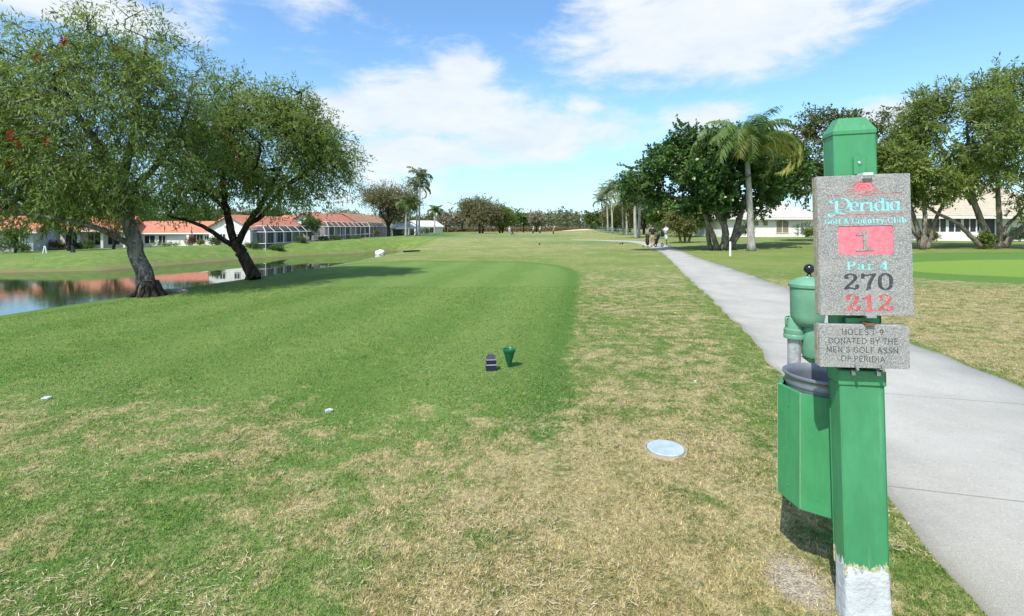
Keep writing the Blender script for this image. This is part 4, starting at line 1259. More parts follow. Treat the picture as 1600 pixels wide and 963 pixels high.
rs = [('broad leafy shrub at the wall right of the arched window', 1256, 59, 34, 24, m_leaf_mid), ('small round bright shrub beside the hole sign in front of the white wall', 1264, 56, 14, 13, m_leaf_oak), ('dark round bush under the oak at the right edge', 1592, 42, 34, 22, m_leaf_dark),
      ('small clipped bush below the narrow porch window', 1566, 42, 12, 9, m_leaf_mid), ('yellowish bush at the foot of the narrower oak', 1455, 40.5, 16, 15, m_leaf_olive), ('leafy suckers at the base of the spreading oak', 1541, 28.2, 20, 26, m_leaf_oak), ('green undergrowth left of the sea grape trunks behind the golfers', 1032, 60, 40, 24, m_leaf_mid), ('dark undergrowth behind the sea grape trunks', 1165, 58, 36, 26, m_leaf_dark)]
for i, (lab, px, Z, wp, hp, lm) in enumerate(rs): shrub(lab, px, Z, wp, hp, lm, 230 + i, RS)
# reddish hedge across the far end
rg = np.random.default_rng(77)
n = 1500
x0, x1 = (686 - 800) / F_PX * 172, (940 - 800) / F_PX * 172
P = np.stack([rg.uniform(x0, x1, n), 172 + rg.normal(0, .5, n), rg.random(n) ** .7 * 1.15], 1)
V, F, rv = foliage(P, (0, 172, -20), 22, .22, .34, .2, rg, .1, .4)
hd = fastmesh('hedge', V - np.array([0, 172, 0]), F, m_leaf_pine, None, rv); hd.location = (0, 172, tz(0, 172) - .1)
tag(hd, 'long reddish brown hedge across the far end of the fairway', 'hedge')

# green mesh fence in front of the palm row
root = empty('mesh_fence', (0, 0, 0), 0, 'low green mesh fence with posts running along the palm row', 'fence')
fpts = [at(987, 365, 80), at(966, 362, 92), at(945, 360, 110), at(928, 358, 126)]
fpts = [Vector((p.x, p.y, tz(p.x, p.y))) for p in fpts]
root.location = fpts[0]
m_fence = paint('fence_green', (.10, .17, .11), .5)
fw_ = MB()
for i in range(3):
    a, b_ = fpts[i] - fpts[0], fpts[i + 1] - fpts[0]
    for z in (.1, .45, .8, 1.15): fw_.tube([tuple(a + Vector((0, 0, z))), tuple(b_ + Vector((0, 0, z)))], .03, 4)
    k = 10
    for q in range(k):
        p = a.lerp(b_, q / k); fw_.tube([tuple(p), tuple(p + Vector((0, 0, 1.15)))], .018, 4)
fw_.build('mesh_panel', m_fence, root)
for i in range(4):
    for q in range(3 if i < 3 else 1):
        p = (fpts[i].lerp(fpts[i + 1], q / 3) if i < 3 else fpts[3]) - fpts[0]
        MB().tube([tuple(p), tuple(p + Vector((0, 0, 1.3)))], .05, 6).build('post', m_fence, root)


# ---------------------------------------------------------------- lettering: strokes drawn with a pen into a fine grid, then meshed row by row
GL = {  # cap height 1; strokes as points, 's' first means a smooth curve; last number is the advance
 'P': [[(.2, 0), (.2, 1)], [(.04, .03), (.42, .03)], [(.04, .97), (.3, .97)], ['s', (.2, .97), (.52, .97), (.72, .86), (.72, .64), (.52, .5), (.2, .5)], .84],
 'a': [['s', (.12, .52), (.18, .66), (.36, .7), (.5, .58), (.5, .12), (.62, .03)], ['s', (.5, .42), (.26, .38), (.1, .2), (.2, .03), (.38, .05), (.5, .18)], .72],
 'r': [[(.2, 0), (.2, .68)], [(.04, .03), (.4, .03)], [(.04, .66), (.2, .66)], ['s', (.2, .42), (.32, .64), (.46, .7), (.54, .6)], .6],
 '4': [[(.52, 0), (.52, 1)], [(.52, .97), (.06, .3)], [(.06, .28), (.76, .28)], [(.34, .03), (.72, .03)], .82],
 '2': [['s', (.14, .72), (.16, .9), (.38, .99), (.6, .9), (.64, .7), (.48, .48), (.24, .26), (.1, .06)], [(.1, .05), (.34, .12), (.58, .05)], ['s', (.58, .06), (.7, .1), (.74, .3)], [(.15, .72), (.2, .76)], .84],
 '7': [[(.1, .74), (.13, .98)], [(.1, .92), (.34, .9), (.56, .94), (.74, .98)], ['s', (.74, .98), (.56, .62), (.44, .3), (.42, .02)], [(.36, 0), (.46, .12)], .82],
 '0': [['s', (.4, 1), (.14, .82), (.1, .5), (.14, .18), (.4, .01), (.66, .18), (.7, .5), (.66, .82), (.4, 1)], .82],
 '1': [[(.4, 0), (.4, 1)], [(.12, .03), (.68, .03)], ['s', (.4, .98), (.28, .84), (.1, .8)], .76],
 'G': [['s', (.74, .72), (.62, .93), (.4, .98), (.16, .8), (.1, .5), (.16, .2), (.42, .02), (.62, .08), (.74, .2)], [(.74, .05), (.74, .42)], [(.55, .42), (.84, .42)], .92],
 'C': [['s', (.74, .7), (.62, .93), (.4, .98), (.16, .8), (.1, .5), (.16, .2), (.42, .02), (.64, .08), (.76, .28)], [(.74, .7), (.74, .96)], .88],
 'o': [['s', (.36, .7), (.14, .58), (.1, .35), (.14, .12), (.36, .01), (.58, .12), (.62, .35), (.58, .58), (.36, .7)], .74],
 'l': [[(.2, 0), (.2, 1)], [(.04, .03), (.36, .03)], [(.06, .97), (.2, .97)], .42],
 'f': [['s', (.46, .9), (.36, .99), (.22, .88), (.2, .7), (.2, .03)], [(.04, .66), (.42, .66)], [(.04, .03), (.38, .03)], .46],
 '&': [['s', (.8, .0), (.5, .35), (.26, .72), (.36, .97), (.54, .84), (.42, .6), (.14, .36), (.14, .1), (.38, .01), (.62, .16), (.74, .46)], .92],
 'u': [['s', (.16, .66), (.16, .14), (.32, .02), (.54, .16)], [(.54, 0), (.54, .68)], [(.02, .66), (.16, .66)], [(.42, .66), (.54, .66)], [(.54, .03), (.68, .03)], .74],
 'n': [[(.18, 0), (.18, .68)], ['s', (.18, .45), (.36, .69), (.56, .56), (.56, .03)], [(.02, .03), (.34, .03)], [(.42, .03), (.7, .03)], [(.02, .66), (.18, .66)], .76],
 't': [['s', (.2, .9), (.2, .16), (.3, .02), (.46, .1)], [(.02, .66), (.42, .66)], .5],
 'y': [[(.1, .68), (.36, .04)], ['s', (.62, .68), (.36, .02), (.24, -.24), (.08, -.22)], [(.0, .66), (.26, .66)], [(.48, .66), (.74, .66)], .76],
 'b': [[(.18, 0), (.18, 1)], [(.04, .97), (.18, .97)], ['s', (.18, .5), (.36, .69), (.6, .58), (.64, .35), (.58, .1), (.38, .01), (.18, .14)], .76],
}
TH = {  # thin engraved capitals
 'H': [[(.12, 0), (.12, 1)], [(.68, 0), (.68, 1)], [(.12, .5), (.68, .5)], .82], 'O': [['s', (.45, 1), (.14, .82), (.08, .5), (.14, .18), (.45, 0), (.76, .18), (.82, .5), (.76, .82), (.45, 1)], .92],
 'L': [[(.12, 1), (.12, 0)], [(.12, .02), (.56, .02)], .64], 'E': [[(.12, 0), (.12, 1)], [(.12, .98), (.58, .98)], [(.12, .52), (.5, .52)], [(.12, .02), (.6, .02)], .7],
 'S': [['s', (.56, .84), (.4, .99), (.16, .92), (.12, .7), (.34, .53), (.56, .36), (.54, .1), (.32, 0), (.1, .14)], .68], '1': [[(.2, 0), (.2, 1)], .4], '-': [[(.1, .45), (.38, .45)], .48],
 '9': [['s', (.56, .7), (.48, .5), (.24, .46), (.12, .66), (.2, .92), (.42, .98), (.56, .8), (.54, .4), (.3, .02)], .7], 'D': [[(.12, 0), (.12, 1)], ['s', (.12, .98), (.5, .94), (.74, .7), (.74, .3), (.5, .06), (.12, .02)], .86],
 'N': [[(.12, 0), (.12, 1)], [(.12, 1), (.68, 0)], [(.68, 0), (.68, 1)], .82], 'A': [[(.04, 0), (.38, 1)], [(.38, 1), (.74, 0)], [(.18, .35), (.6, .35)], .78], 'T': [[(.34, 0), (.34, 1)], [(.02, .98), (.66, .98)], .68],
 'B': [[(.12, 0), (.12, 1)], ['s', (.12, .98), (.46, .96), (.54, .76), (.42, .56), (.12, .54)], ['s', (.42, .54), (.6, .4), (.58, .12), (.4, .02), (.12, .02)], .7], 'Y': [[(.04, 1), (.34, .5)], [(.66, 1), (.34, .5)], [(.34, .5), (.34, 0)], .68],
 'M': [[(.1, 0), (.14, 1)], [(.14, 1), (.46, .15)], [(.46, .15), (.78, 1)], [(.78, 1), (.84, 0)], .94], "'": [[(.12, 1), (.1, .75)], .26], 'G': [['s', (.74, .78), (.5, .99), (.2, .86), (.08, .5), (.2, .14), (.5, .01), (.74, .16)], [(.74, .16), (.74, .44)], [(.54, .44), (.74, .44)], .86],
 'F': [[(.12, 0), (.12, 1)], [(.12, .98), (.56, .98)], [(.12, .52), (.5, .52)], .6], 'P': [[(.12, 0), (.12, 1)], ['s', (.12, .98), (.46, .96), (.58, .74), (.46, .5), (.12, .48)], .66], 'R': [[(.12, 0), (.12, 1)], ['s', (.12, .98), (.46, .96), (.56, .76), (.44, .54), (.12, .52)], [(.36, .52), (.64, 0)], .7],
 'I': [[(.14, 0), (.14, 1)], .3],
}


def curve(pts, n=40):
    P = np.array(pts, float)
    if len(P) < 3: return P
    Q = np.concatenate([[2 * P[0] - P[1]], P, [2 * P[-1] - P[-2]]])
    if np.allclose(P[0], P[-1]): Q[0], Q[-1] = P[-2], P[1]
    out = []
    for i in range(len(P) - 1):
        p0, p1, p2, p3 = Q[i:i + 4]
        for t in np.linspace(0, 1, 10, endpoint=False):
            out.append(.5 * ((2 * p1) + (p2 - p0) * t + (2 * p0 - 5 * p1 + 4 * p2 - p3) * t * t + (3 * p1 - p0 - 3 * p2 + p3) * t ** 3))
    return np.array(out + [P[-1]])


def inked(strokes, pen, cell, fills=(), holes=(), wear=None):
    """strokes: polylines in metres; pen: half width, half height, tilt; gives the row runs as a quad mesh in x,z"""
    pts = []
    for s in strokes:
        s = np.array(s, float)
        for a, b_ in zip(s[:-1], s[1:]):
            k = max(2, int(np.linalg.norm(b_ - a) / (cell * .8)))
            pts.append(a + (b_ - a) * np.linspace(0, 1, k)[:, None])
    allp = np.concatenate(pts + [np.array(f) for f in fills])
    mn, mx_ = allp.min(0) - max(pen[:2]) * 1.5, allp.max(0) + max(pen[:2]) * 1.5
    nx_, nz_ = np.ceil((mx_ - mn) / cell).astype(int) + 1
    G = np.zeros((nz_, nx_), bool)
    xs = mn[0] + (np.arange(nx_) + .5) * cell; zs = mn[1] + (np.arange(nz_) + .5) * cell
    c_, s_ = math.cos(pen[2]), math.sin(pen[2]); rr = int(max(pen[:2]) / cell) + 2
    for p in (np.concatenate(pts) if pts else []):
        i0 = int((p[0] - mn[0]) / cell); j0 = int((p[1] - mn[1]) / cell)
        a0, a1, b0, b1 = max(0, i0 - rr), i0 + rr + 1, max(0, j0 - rr), j0 + rr + 1
        ddx = xs[a0:a1][None] - p[0]; ddz = zs[b0:b1][:, None] - p[1]
        G[b0:b1, a0:a1] |= ((ddx * c_ + ddz * s_) / pen[0]) ** 2 + ((-ddx * s_ + ddz * c_) / pen[1]) ** 2 <= 1
    for poly in fills:
        poly = np.array(poly)
        XX, ZZ = np.meshgrid(xs, zs); ins = np.zeros(G.shape, bool)
        for i in range(len(poly)):
            (x1, z1), (x2, z2) = poly[i], poly[(i + 1) % len(poly)]
            if z1 == z2: continue
            ins ^= ((z1 > ZZ) != (z2 > ZZ)) & (XX < x1 + (ZZ - z1) * (x2 - x1) / (z2 - z1))
        G |= ins
    for x0_, x1_, z0_, z1_ in holes:
        G[np.ix_((zs > z0_) & (zs < z1_), (xs > x0_) & (xs < x1_))] = False
    V, F = [], []
    for j in range(nz_):
        row = np.concatenate([[0], G[j].astype(int), [0]]); d = np.diff(row)
        for a, b_ in zip(np.where(d == 1)[0], np.where(d == -1)[0]):
            k = len(V); xa, xb, za, zb_ = mn[0] + a * cell, mn[0] + b_ * cell, mn[1] + j * cell, mn[1] + (j + 1) * cell
            V += [(xa, za), (xb, za), (xb, zb_), (xa, zb_)]; F.append((k, k + 1, k + 2, k + 3))
    return np.array(V), F


def line_strokes(text, font, x0, x1, z0, z1, gap=0.0):
    adv = sum((font[c][-1] + gap) if c != ' ' else .42 for c in text) - gap
    sx, sz = (x1 - x0) / adv, z1 - z0
    out, x = [], x0
    for c in text:
        if c == ' ': x += .42 * sx; continue
        g = font[c]
        for s in g[:-1]:
            pts = curve(s[1:]) if s[0] == 's' else np.array(s, float)
            out.append(np.stack([x + pts[:, 0] * sx, z0 + pts[:, 1] * sz], 1))
        x += (g[-1] + gap) * sx
    return out


# ---------------------------------------------------------------- the hole sign
def green_paint(name, col, flake=False):
    m, nb, b = mat(name)
    co = nb.coord(); x, y, z = nb.xyz(co)
    n = nb.noise(nb.vec(x * 3, y * 3, z), 3.0, 5.0, .65); n2 = nb.noise(nb.vec(x, y, z * .15), 40.0, 4.0); n3 = nb.noise(co, 60.0, 3.0, .7)
    c = nb.mix(nb.ss(n, .3, .7), tuple(q * .86 for q in col), tuple(q * 1.1 for q in col))
    c = nb.mix(nb.ss(n3, .66, .74) * .35, c, (.22, .42, .28))
    c = nb.mix(nb.ss(nb.noise(co, 11.0, 6.0, .75), .66, .72) * .4, c, (.045, .16, .075))
    if flake:
        k = nb.noise(nb.vec(x, y, z * .35), 34.0, 4.0, .65)
        f = nb.ss(k - (z - .245) * 6.0, .42, .47) * nb.ss(z, .36, .33)
        c = nb.mix(f, c, nb.mix(nb.ss(nb.noise(co, 55.0, 3.0), .4, .6), (.58, .50, .33), (.30, .36, .22)))
    # run-down streaks and scuffs
    c = nb.mix(nb.ss(nb.noise(nb.vec(x, y, z * .06), 55.0, 4.0, .7), .56, .74) * .30, c, (.20, .40, .27))
    nb.link(c, b.inputs['Base Color']); b.inputs['Roughness'].default_value = .48
    bp = nb.new('ShaderNodeBump'); bp.inputs['Strength'].default_value = .35; bp.inputs['Distance'].default_value = .004
    nb.link(n2 * .7 + n3 * .3, bp.inputs['Height']); nb.link(bp.outputs[0], b.inputs['Normal'])
    return m


m_green = green_paint('green_gloss_paint', (.055, .270, .115), True)
m_green2 = green_paint('bin_green_paint', (.050, .275, .105))
m_granite, nb, b = mat('pebble_granite')
co = nb.coord()
v1 = nb.voro(co, 400.0, 'Color'); vr, vg, vb = nb.xyz(v1)
n = nb.noise(co, 330.0, 3.0, .7)
t = nb.ramp((vr * .72 + n * .32).clamp(), [(0.0, (.10, .105, .11)), (.26, (.17, .175, .18)), (.42, (.25, .252, .245)), (.62, (.33, .33, .315)), (.80, (.42, .42, .40)), (1, (.56, .555, .53))])
n2 = nb.noise(co, 9.0, 4.0)
t = nb.mix(nb.ss(n2, .4, .7) * .2, t, (.50, .47, .42))
nb.link(t, b.inputs['Base Color']); b.inputs['Roughness'].default_value = .75
bp = nb.new('ShaderNodeBump'); bp.inputs['Strength'].default_value = .6; bp.inputs['Distance'].default_value = .003
nb.link(vr, bp.inputs['Height']); nb.link(bp.outputs[0], b.inputs['Normal'])
m_slabedge = paint('slab_edge', (.40, .34, .24), .85, .2, 30, .4, 90)


def worn(name, col, gap=.5):
    """paint worn through to the stone in specks"""
    m, nb, b = mat(name)
    co = nb.coord()
    vr, _, _ = nb.xyz(nb.voro(co, 330.0, 'Color'))
    n = nb.noise(co, 45.0, 4.0, .65)
    c = nb.mix(nb.ss(n, .3, .7), tuple(q * .78 for q in col), tuple(min(1, q * 1.15) for q in col))
    st_ = nb.ramp(vr, [(0, (.12, .125, .13)), (.5, (.30, .30, .30)), (1, (.52, .52, .50))])
    c = nb.mix(nb.ss(n * .45 + vr * .55, gap + .18, gap + .30), c, st_)
    nb.link(c, b.inputs['Base Color']); b.inputs['Roughness'].default_value = .7
    return m


m_turq = worn('turquoise_paint', (.25, .64, .64), .5)
m_pink = worn('pink_paint', (.74, .19, .23), .66)
m_redp = worn('red_paint', (.60, .10, .10), .5)
m_navy = worn('dark_slate_paint', (.050, .055, .072), .56)  # slate lettering paint, also colours the numeral's painted shadow
m_engr = worn('worn_engraving', (.075, .080, .090), .62)
m_steel = paint('zinc_steel', (.50, .51, .53), .35, .15, 8, metal=.8)
m_galv = paint('galvanised_pipe', (.42, .43, .44), .5, .28, 22, .2, 60, metal=.35, dirt=(.2, .19, .18), dirt_amt=.6)
m_whitebase = paint('whitewashed_concrete', (.54, .57, .59), .9, .14, 8, .9, 30, dirt=(.34, .33, .30), dirt_amt=.7)
m_flake = paint('bare_wood', (.62, .52, .33), .8, .15, 30)
m_rust = paint('rusty_hinge', (.20, .11, .06), .7, .3, 60, metal=.3)

TH_S = -11.5
PX, PY = 1.478, 2.052
sign = empty('hole_sign', (PX, PY, tz(PX, PY)), 0, 'green post carrying two pebbled stone signs for hole one, its foot painted white', 'sign')
sign.rotation_euler = (0, R(-1.45), R(TH_S))
PW, PD = .166, .108
mb = MB()
mb.box((0, 0, .62), (PW, PD, .84), bev=.004)
mb.box((0, 0, 1.555), (PW - .006, PD - .006, .975), bev=.003)
post = mb.build('post', m_green, sign)
capm = MB(); w2, d2 = (PW - .004) / 2, (PD - .004) / 2
z0_, z1_, z2_ = 2.038, 2.052, 2.108
V = [(sx * w2 * k, sy * d2 * k, z) for z, k in ((z0_, 1.0), (z1_, 1.0), (z2_, .62)) for sx, sy in ((-1, -1), (1, -1), (1, 1), (-1, 1))]
F = [(3, 2, 1, 0), (8, 9, 10, 11)] + [(l * 4 + i, l * 4 + (i + 1) % 4, l * 4 + 4 + (i + 1) % 4, l * 4 + 4 + i) for l in (0, 1) for i in range(4)]
capm.add(V, F).build('cap', m_green, post)
MB().box((0, 0, 1.028), (PW + .010, PD + .010, .062), bev=.003).build('collar', m_green, sign)
# flaked foot
rg = np.random.default_rng(3)
ft = MB(); k = 14
prof = [(-.05, 1.10), (.0, 1.08), (.08, 1.05), (.16, 1.02), (.236, 1.015)]
ring = []
for i in range(4):
    a = [(-1, -1), (1, -1), (1, 1), (-1, 1)][i]; b_ = [(1, -1), (1, 1), (-1, 1), (-1, -1)][i]
    for q in range(k): t = q / k; ring.append((a[0] + (b_[0] - a[0]) * t, a[1] + (b_[1] - a[1]) * t))
V, F = [], []; n = len(ring)
for l, (z, s) in enumerate(prof):
    for (a, b_) in ring:
        rr = 1 / max(1, (abs(a) ** 8 + abs(b_) ** 8) ** (1 / 8))
        j = 1 + rg.normal(0, .010)
        V.append((a * rr * PW / 2 * s * j + .004, b_ * rr * PD / 2 * s * j, z + (rg.normal(0, .012) if l == len(prof) - 1 else 0)))
for l in range(len(prof) - 1):
    for i in range(n): F.append((l * n + i, l * n + (i + 1) % n, (l + 1) * n + (i + 1) % n, (l + 1) * n + i))
F.append(tuple((len(prof) - 1) * n + i for i in range(n)))
soft(ft.add(V, F).build('foot', m_whitebase, sign), 60)
# upper stone
SW, SH, ST = .338, .568, .040
SX, SZ, SY = .000, 1.578, -.084
up = MB().box((SX, SY, SZ), (SW, ST, SH), bev=.0035).build('stone_sign', m_granite, sign)
MB().box((SX - SW / 2 - .0012, SY + .002, SZ), (.002, ST - .010, SH - .010)).build('stone_edge', m_slabedge, up)
FY = SY - ST / 2 - .0012


def U(cx, cy):
    """pixel of the photograph -> x, z on the upper stone's face"""
    return (SX + (cx - 1346.2) / 150.5 * SW, SZ - (cy - 383.2 + (cx - 1346) * .004) / 221.0 * SH)


CUT = {}


def inlay(name, parent, V, F, m, lift=0.0):
    CUT.setdefault(parent.name, []).append((name, V))
    mb = MB(); mb.add(np.stack([V[:, 0], np.full(len(V), FY - lift), V[:, 1]], 1), F)
    return mb.build(name, m, parent)


def C5(x, y): return U(1260 + x / 6.876, 260 + y / 6.876)


def c5s(*pts, smooth=True):
    p = np.array([C5(*q) for q in pts]); return curve(p) if smooth and len(p) > 2 else p


# the club name in black-letter
per = [c5s((296, 360), (296, 490), smooth=False), c5s((225, 358), (262, 352), (300, 338), (350, 330), (405, 345), (438, 385), (426, 425), (388, 450), (322, 452)),
       c5s((225, 358), (250, 384), (290, 380)), c5s((296, 488), (262, 492), (218, 494), (206, 512), (240, 526), (275, 505)), c5s((290, 490), (330, 490), (372, 505), (400, 498)), c5s((300, 360), (300, 492), smooth=False),
       c5s((528, 425), (468, 425), smooth=False), c5s((528, 425), (522, 388), (488, 378), (458, 402), (456, 446), (484, 474), (530, 462)),
       c5s((575, 394), (575, 474), smooth=False), c5s((548, 392), (575, 380), smooth=False), c5s((552, 474), (600, 474), smooth=False), c5s((580, 410), (606, 384), (632, 384), (640, 400)),
       c5s((678, 394), (678, 474), smooth=False), c5s((656, 390), (678, 382), smooth=False), c5s((656, 474), (704, 474), smooth=False), c5s((672, 356), (688, 350), smooth=False),
       c5s((806, 345), (806, 474), smooth=False), c5s((776, 345), (806, 340), smooth=False), c5s((806, 400), (768, 380), (732, 400), (728, 446), (760, 474), (806, 458)), c5s((806, 474), (830, 470), smooth=False),
       c5s((858, 394), (858, 474), smooth=False), c5s((836, 390), (858, 382), smooth=False), c5s((838, 474), (882, 474), smooth=False), c5s((852, 356), (868, 350), smooth=False),
       c5s((972, 382), (972, 474), smooth=False), c5s((972, 400), (934, 380), (900, 400), (896, 446), (926, 474), (972, 456)), c5s((972, 474), (1000, 470), smooth=False)]
V, F = inked(per, (.0057, .0019, R(14)), .0006)
inlay('club_name', up, V, F, m_turq)
V, F = inked(line_strokes('Golf & Country Club', GL, U(1283, 0)[0], U(1413, 0)[0], U(1346, 348.5)[1], U(1346, 340.0)[1], .10), (.0028, .0016, 0), .0005)
inlay('club_subtitle', up, V, F, m_turq)
# crown emblem with its rules and scrolls
ell = [C5(598 + 108 * math.cos(t), 212 + 52 * math.sin(t)) for t in np.linspace(0, 2 * math.pi, 28)]
V, F = inked([c5s((500, 250), (700, 250), smooth=False)], (.003, .003, 0), .0007, fills=[ell])
inlay('crown', up, V, F, m_pink)
cr = [c5s((495, 215), (520, 178), (560, 165), (598, 172), (640, 165), (680, 178), (702, 215)), c5s((530, 240), (545, 205), (598, 188), (650, 205), (668, 240)), c5s((565, 250), (575, 225), (598, 216), (622, 225), (632, 250)),
      c5s((490, 262), (545, 278), (600, 284), (655, 278), (710, 262)), c5s((485, 290), (545, 300), (600, 296), (660, 300), (715, 290)), c5s((500, 320), (550, 312), (600, 318), (650, 312), (700, 318)),
      c5s((412, 262), (430, 245), (470, 244), (492, 258)), c5s((420, 274), (450, 264), (490, 278)), c5s((708, 258), (730, 242), (765, 244), (776, 262)), c5s((710, 278), (745, 264), (772, 274)),
      c5s((200, 306), (478, 300), smooth=False), c5s((722, 298), (1005, 294), smooth=False), c5s((275, 520), (1015, 514), smooth=False)]
V, F = inked(cr, (.0015, .0013, 0), .0006)
inlay('crown_outline', up, V, F, m_redp, .0006)
# number panel
def rrect(x0, x1, y0, y1, r):
    out = []
    for cx, cy, a0 in ((x1 - r, y0 + r, -90), (x1 - r, y1 - r, 0), (x0 + r, y1 - r, 90), (x0 + r, y0 + r, 180)):
        for t in np.linspace(a0, a0 + 90, 7): out.append(U(cx + r * math.cos(R(t)), cy + r * math.sin(R(t))))
    return out
V, F = inked([], (.001, .001, 0), .0008, fills=[rrect(1304.2, 1392, 353.2, 398, 4.5)])
inlay('number_panel', up, V, F, m_pink)
V, F = inked([c5s((300, 655), (318, 642), (890, 640), (905, 655), smooth=False)], (.0010, .0010, 0), .0005)
inlay('panel_shadow_line', up, V, F, m_navy, .0004)
one = [c5s((604, 690), (604, 895), smooth=False), c5s((520, 900), (684, 897), smooth=False), c5s((598, 690), (572, 722), (522, 735))]
V, F = inked(one, (.0075, .0035, 0), .0006); V2, F2 = inked([p + np.array([-.0012, -.0016]) for p in one], (.0075, .0035, 0), .0006)
inlay('numeral_shadow', up, V2, F2, m_navy, .0006); inlay('hole_number', up, V, F, m_granite, .0011)  # dark offset copy of the one is its shadow, painted on the panel
V, F = inked([c5s((884, 706), (888, 712), smooth=False)], (.0018, .0018, 0), .0005); inlay('chip', up, V, F, m_navy, .0006)
# yardages
V, F = inked(line_strokes('Par 4', GL, U(1316.5, 0)[0], U(1384, 0)[0], U(1346, 421)[1], U(1346, 408.5)[1], .16), (.0042, .0020, 0), .0005)
inlay('par_line', up, V, F, m_turq)
for txt, xa, xb, ya, yb, m, nm in (('270', 1309, 1391, 453, 428, m_navy, 'yardage'), ('212', 1310.5, 1389.5, 486.5, 461.5, m_redp, 'yardage')):
    V, F = inked(line_strokes(txt, GL, U(xa + 2, 0)[0], U(xb - 1, 0)[0], U(1346, ya)[1], U(1346, yb)[1], .10), (.0069, .0028, 0), .0006)
    inlay(nm, up, V, F, m)
# lower stone
LW, LH = .326, .174
LX, LZ = -.013, 1.170
lo = MB().box((LX, SY, LZ), (LW, ST, LH), bev=.0035).build('stone_sign', m_granite, sign)
lo['label'] = 'small lower stone with engraved donor text'
MB().box((LX - LW / 2 - .0012, SY + .002, LZ), (.002, ST - .010, LH - .010)).build('stone_edge', m_slabedge, lo)
rows = [('HOLES 1-9', -.078, .072, .060, (.0)), ('DONATED BY THE', -.128, .122, .024, 0), ("MEN'S GOLF ASSN", -.136, .122, -.012, 0), ('OF PERIDIA', -.084, .074, -.048, 0)]
st = []
for txt, xa, xb, z, _ in rows: st += line_strokes(txt, TH, LX + xa, LX + xb, LZ + z - .012, LZ + z + .010, .12)
V, F = inked(st, (.00150, .00115, R(20)), .0005)
inlay('donor_text', lo, V, F, m_engr)


def engraved_face(stone, cx, cz, w_, h_, cell=.0006):
    """the stone's front skin, 1 mm proud, with every letter cut out of it"""
    nx_, nz_ = int(w_ / cell), int(h_ / cell)
    G = np.ones((nz_, nx_), bool)
    for nm, V in CUT[stone.name]:
        Q = V.reshape(-1, 4, 2)
        a = np.round((Q[:, 0, 0] - cx + w_ / 2) / cell).astype(int); b_ = np.round((Q[:, 1, 0] - cx + w_ / 2) / cell).astype(int)
        c_ = np.round((Q[:, 0, 1] - cz + h_ / 2) / cell).astype(int); d_ = np.maximum(np.round((Q[:, 2, 1] - cz + h_ / 2) / cell).astype(int), c_ + 1)
        for i in range(len(Q)): G[max(c_[i], 0):d_[i], max(a[i], 0):b_[i]] = False
    V, F, prev = [], [], {}
    yf = SY - ST / 2 - .0023
    for j in range(nz_):
        row = np.concatenate([[0], G[j].astype(int), [0]]); d = np.diff(row); cur = {}
        for a, b_ in zip(np.where(d == 1)[0], np.where(d == -1)[0]):
            zt = cz - h_ / 2 + (j + 1) * cell
            if (a, b_) in prev:
                k = prev[(a, b_)]
                V[k + 2] = (V[k + 2][0], yf, zt); V[k + 3] = (V[k + 3][0], yf, zt)
            else:
                k = len(V); xa, xb, za = cx - w_ / 2 + a * cell, cx - w_ / 2 + b_ * cell, zt - cell
                V += [(xa, yf, za), (xb, yf, za), (xb, yf, zt), (xa, yf, zt)]; F.append((k, k + 1, k + 2, k + 3))
            cur[(a, b_)] = k
        prev = cur
    k = len(V); yb = SY - ST / 2 + .002
    x0_, x1_, z0_, z1_ = cx - w_ / 2, cx - w_ / 2 + nx_ * cell, cz - h_ / 2, cz - h_ / 2 + nz_ * cell
    for (xa, za), (xb, zb_) in zip([(x0_, z0_), (x1_, z0_), (x1_, z1_), (x0_, z1_)], [(x1_, z0_), (x1_, z1_), (x0_, z1_), (x0_, z0_)]):
        n_ = len(V); V += [(xa, yf, za), (xb, yf, zb_), (xb, yb, zb_), (xa, yb, za)]; F.append((n_, n_ + 3, n_ + 2, n_ + 1))
    MB().add(V, F).build('engraved_face', m_granite, stone)


engraved_face(up, SX, SZ, SW - .004, SH - .004)
engraved_face(lo, LX, LZ, LW - .004, LH - .004, .0005)
# fittings
MB().box((.012, -PD / 2 - .003, 1.905), (.044, .005, .075), bev=.001).build('hinge_plate', m_green, sign)
MB().box((.012, SY - .016, SZ + SH / 2 + .001), (.034, .052, .010)).box((.012, SY - ST / 2 - .004, SZ + SH / 2 - .006), (.034, .004, .019)).build('top_clip', m_trimw, sign)
MB().lathe([(.007, 0), (.007, .003), (.004, .005)], (0, 0, 0), 10).build('bolt', m_steel, sign).matrix_local = Matrix.Translation((.012, -PD / 2 - .005, 1.915)) @ Matrix.Rotation(R(90), 4, 'X')
MB().box((.012, SY - .012, SZ - SH / 2 - .002), (.036, .05, .008)).box((.012, SY - ST / 2 - .003, SZ - SH / 2 + .006), (.036, .003, .012)).build('bottom_clip', m_steel, sign)
MB().box((.008, SY - .010, LZ + LH / 2 + .004), (.032, .046, .009)).box((.008, SY + .02, LZ + LH / 2 + .014), (.030, .006, .020)).build('hinge', m_rust, sign)
MB().box((.0, -PD / 2 - .010, 1.262), (.120, .016, .034)).build('crossbar', m_green, sign)
for x in (-.036, .056):
    hk = MB().tube([(x - .008, SY - ST / 2 - .004, LZ - LH / 2 + .018), (x - .003, SY - ST / 2 - .006, LZ - LH / 2 - .004), (x + .002, SY - .006, LZ - LH / 2 - .016), (x + .002, -PD / 2 - .007, LZ - LH / 2 - .022)], [.005, .006, .006, .004], 8)
    hk.box((x + .002, -PD / 2 - .008, LZ - LH / 2 - .030), (.014, .004, .022))
    soft(hk.build('hook', m_steel, sign), 40)

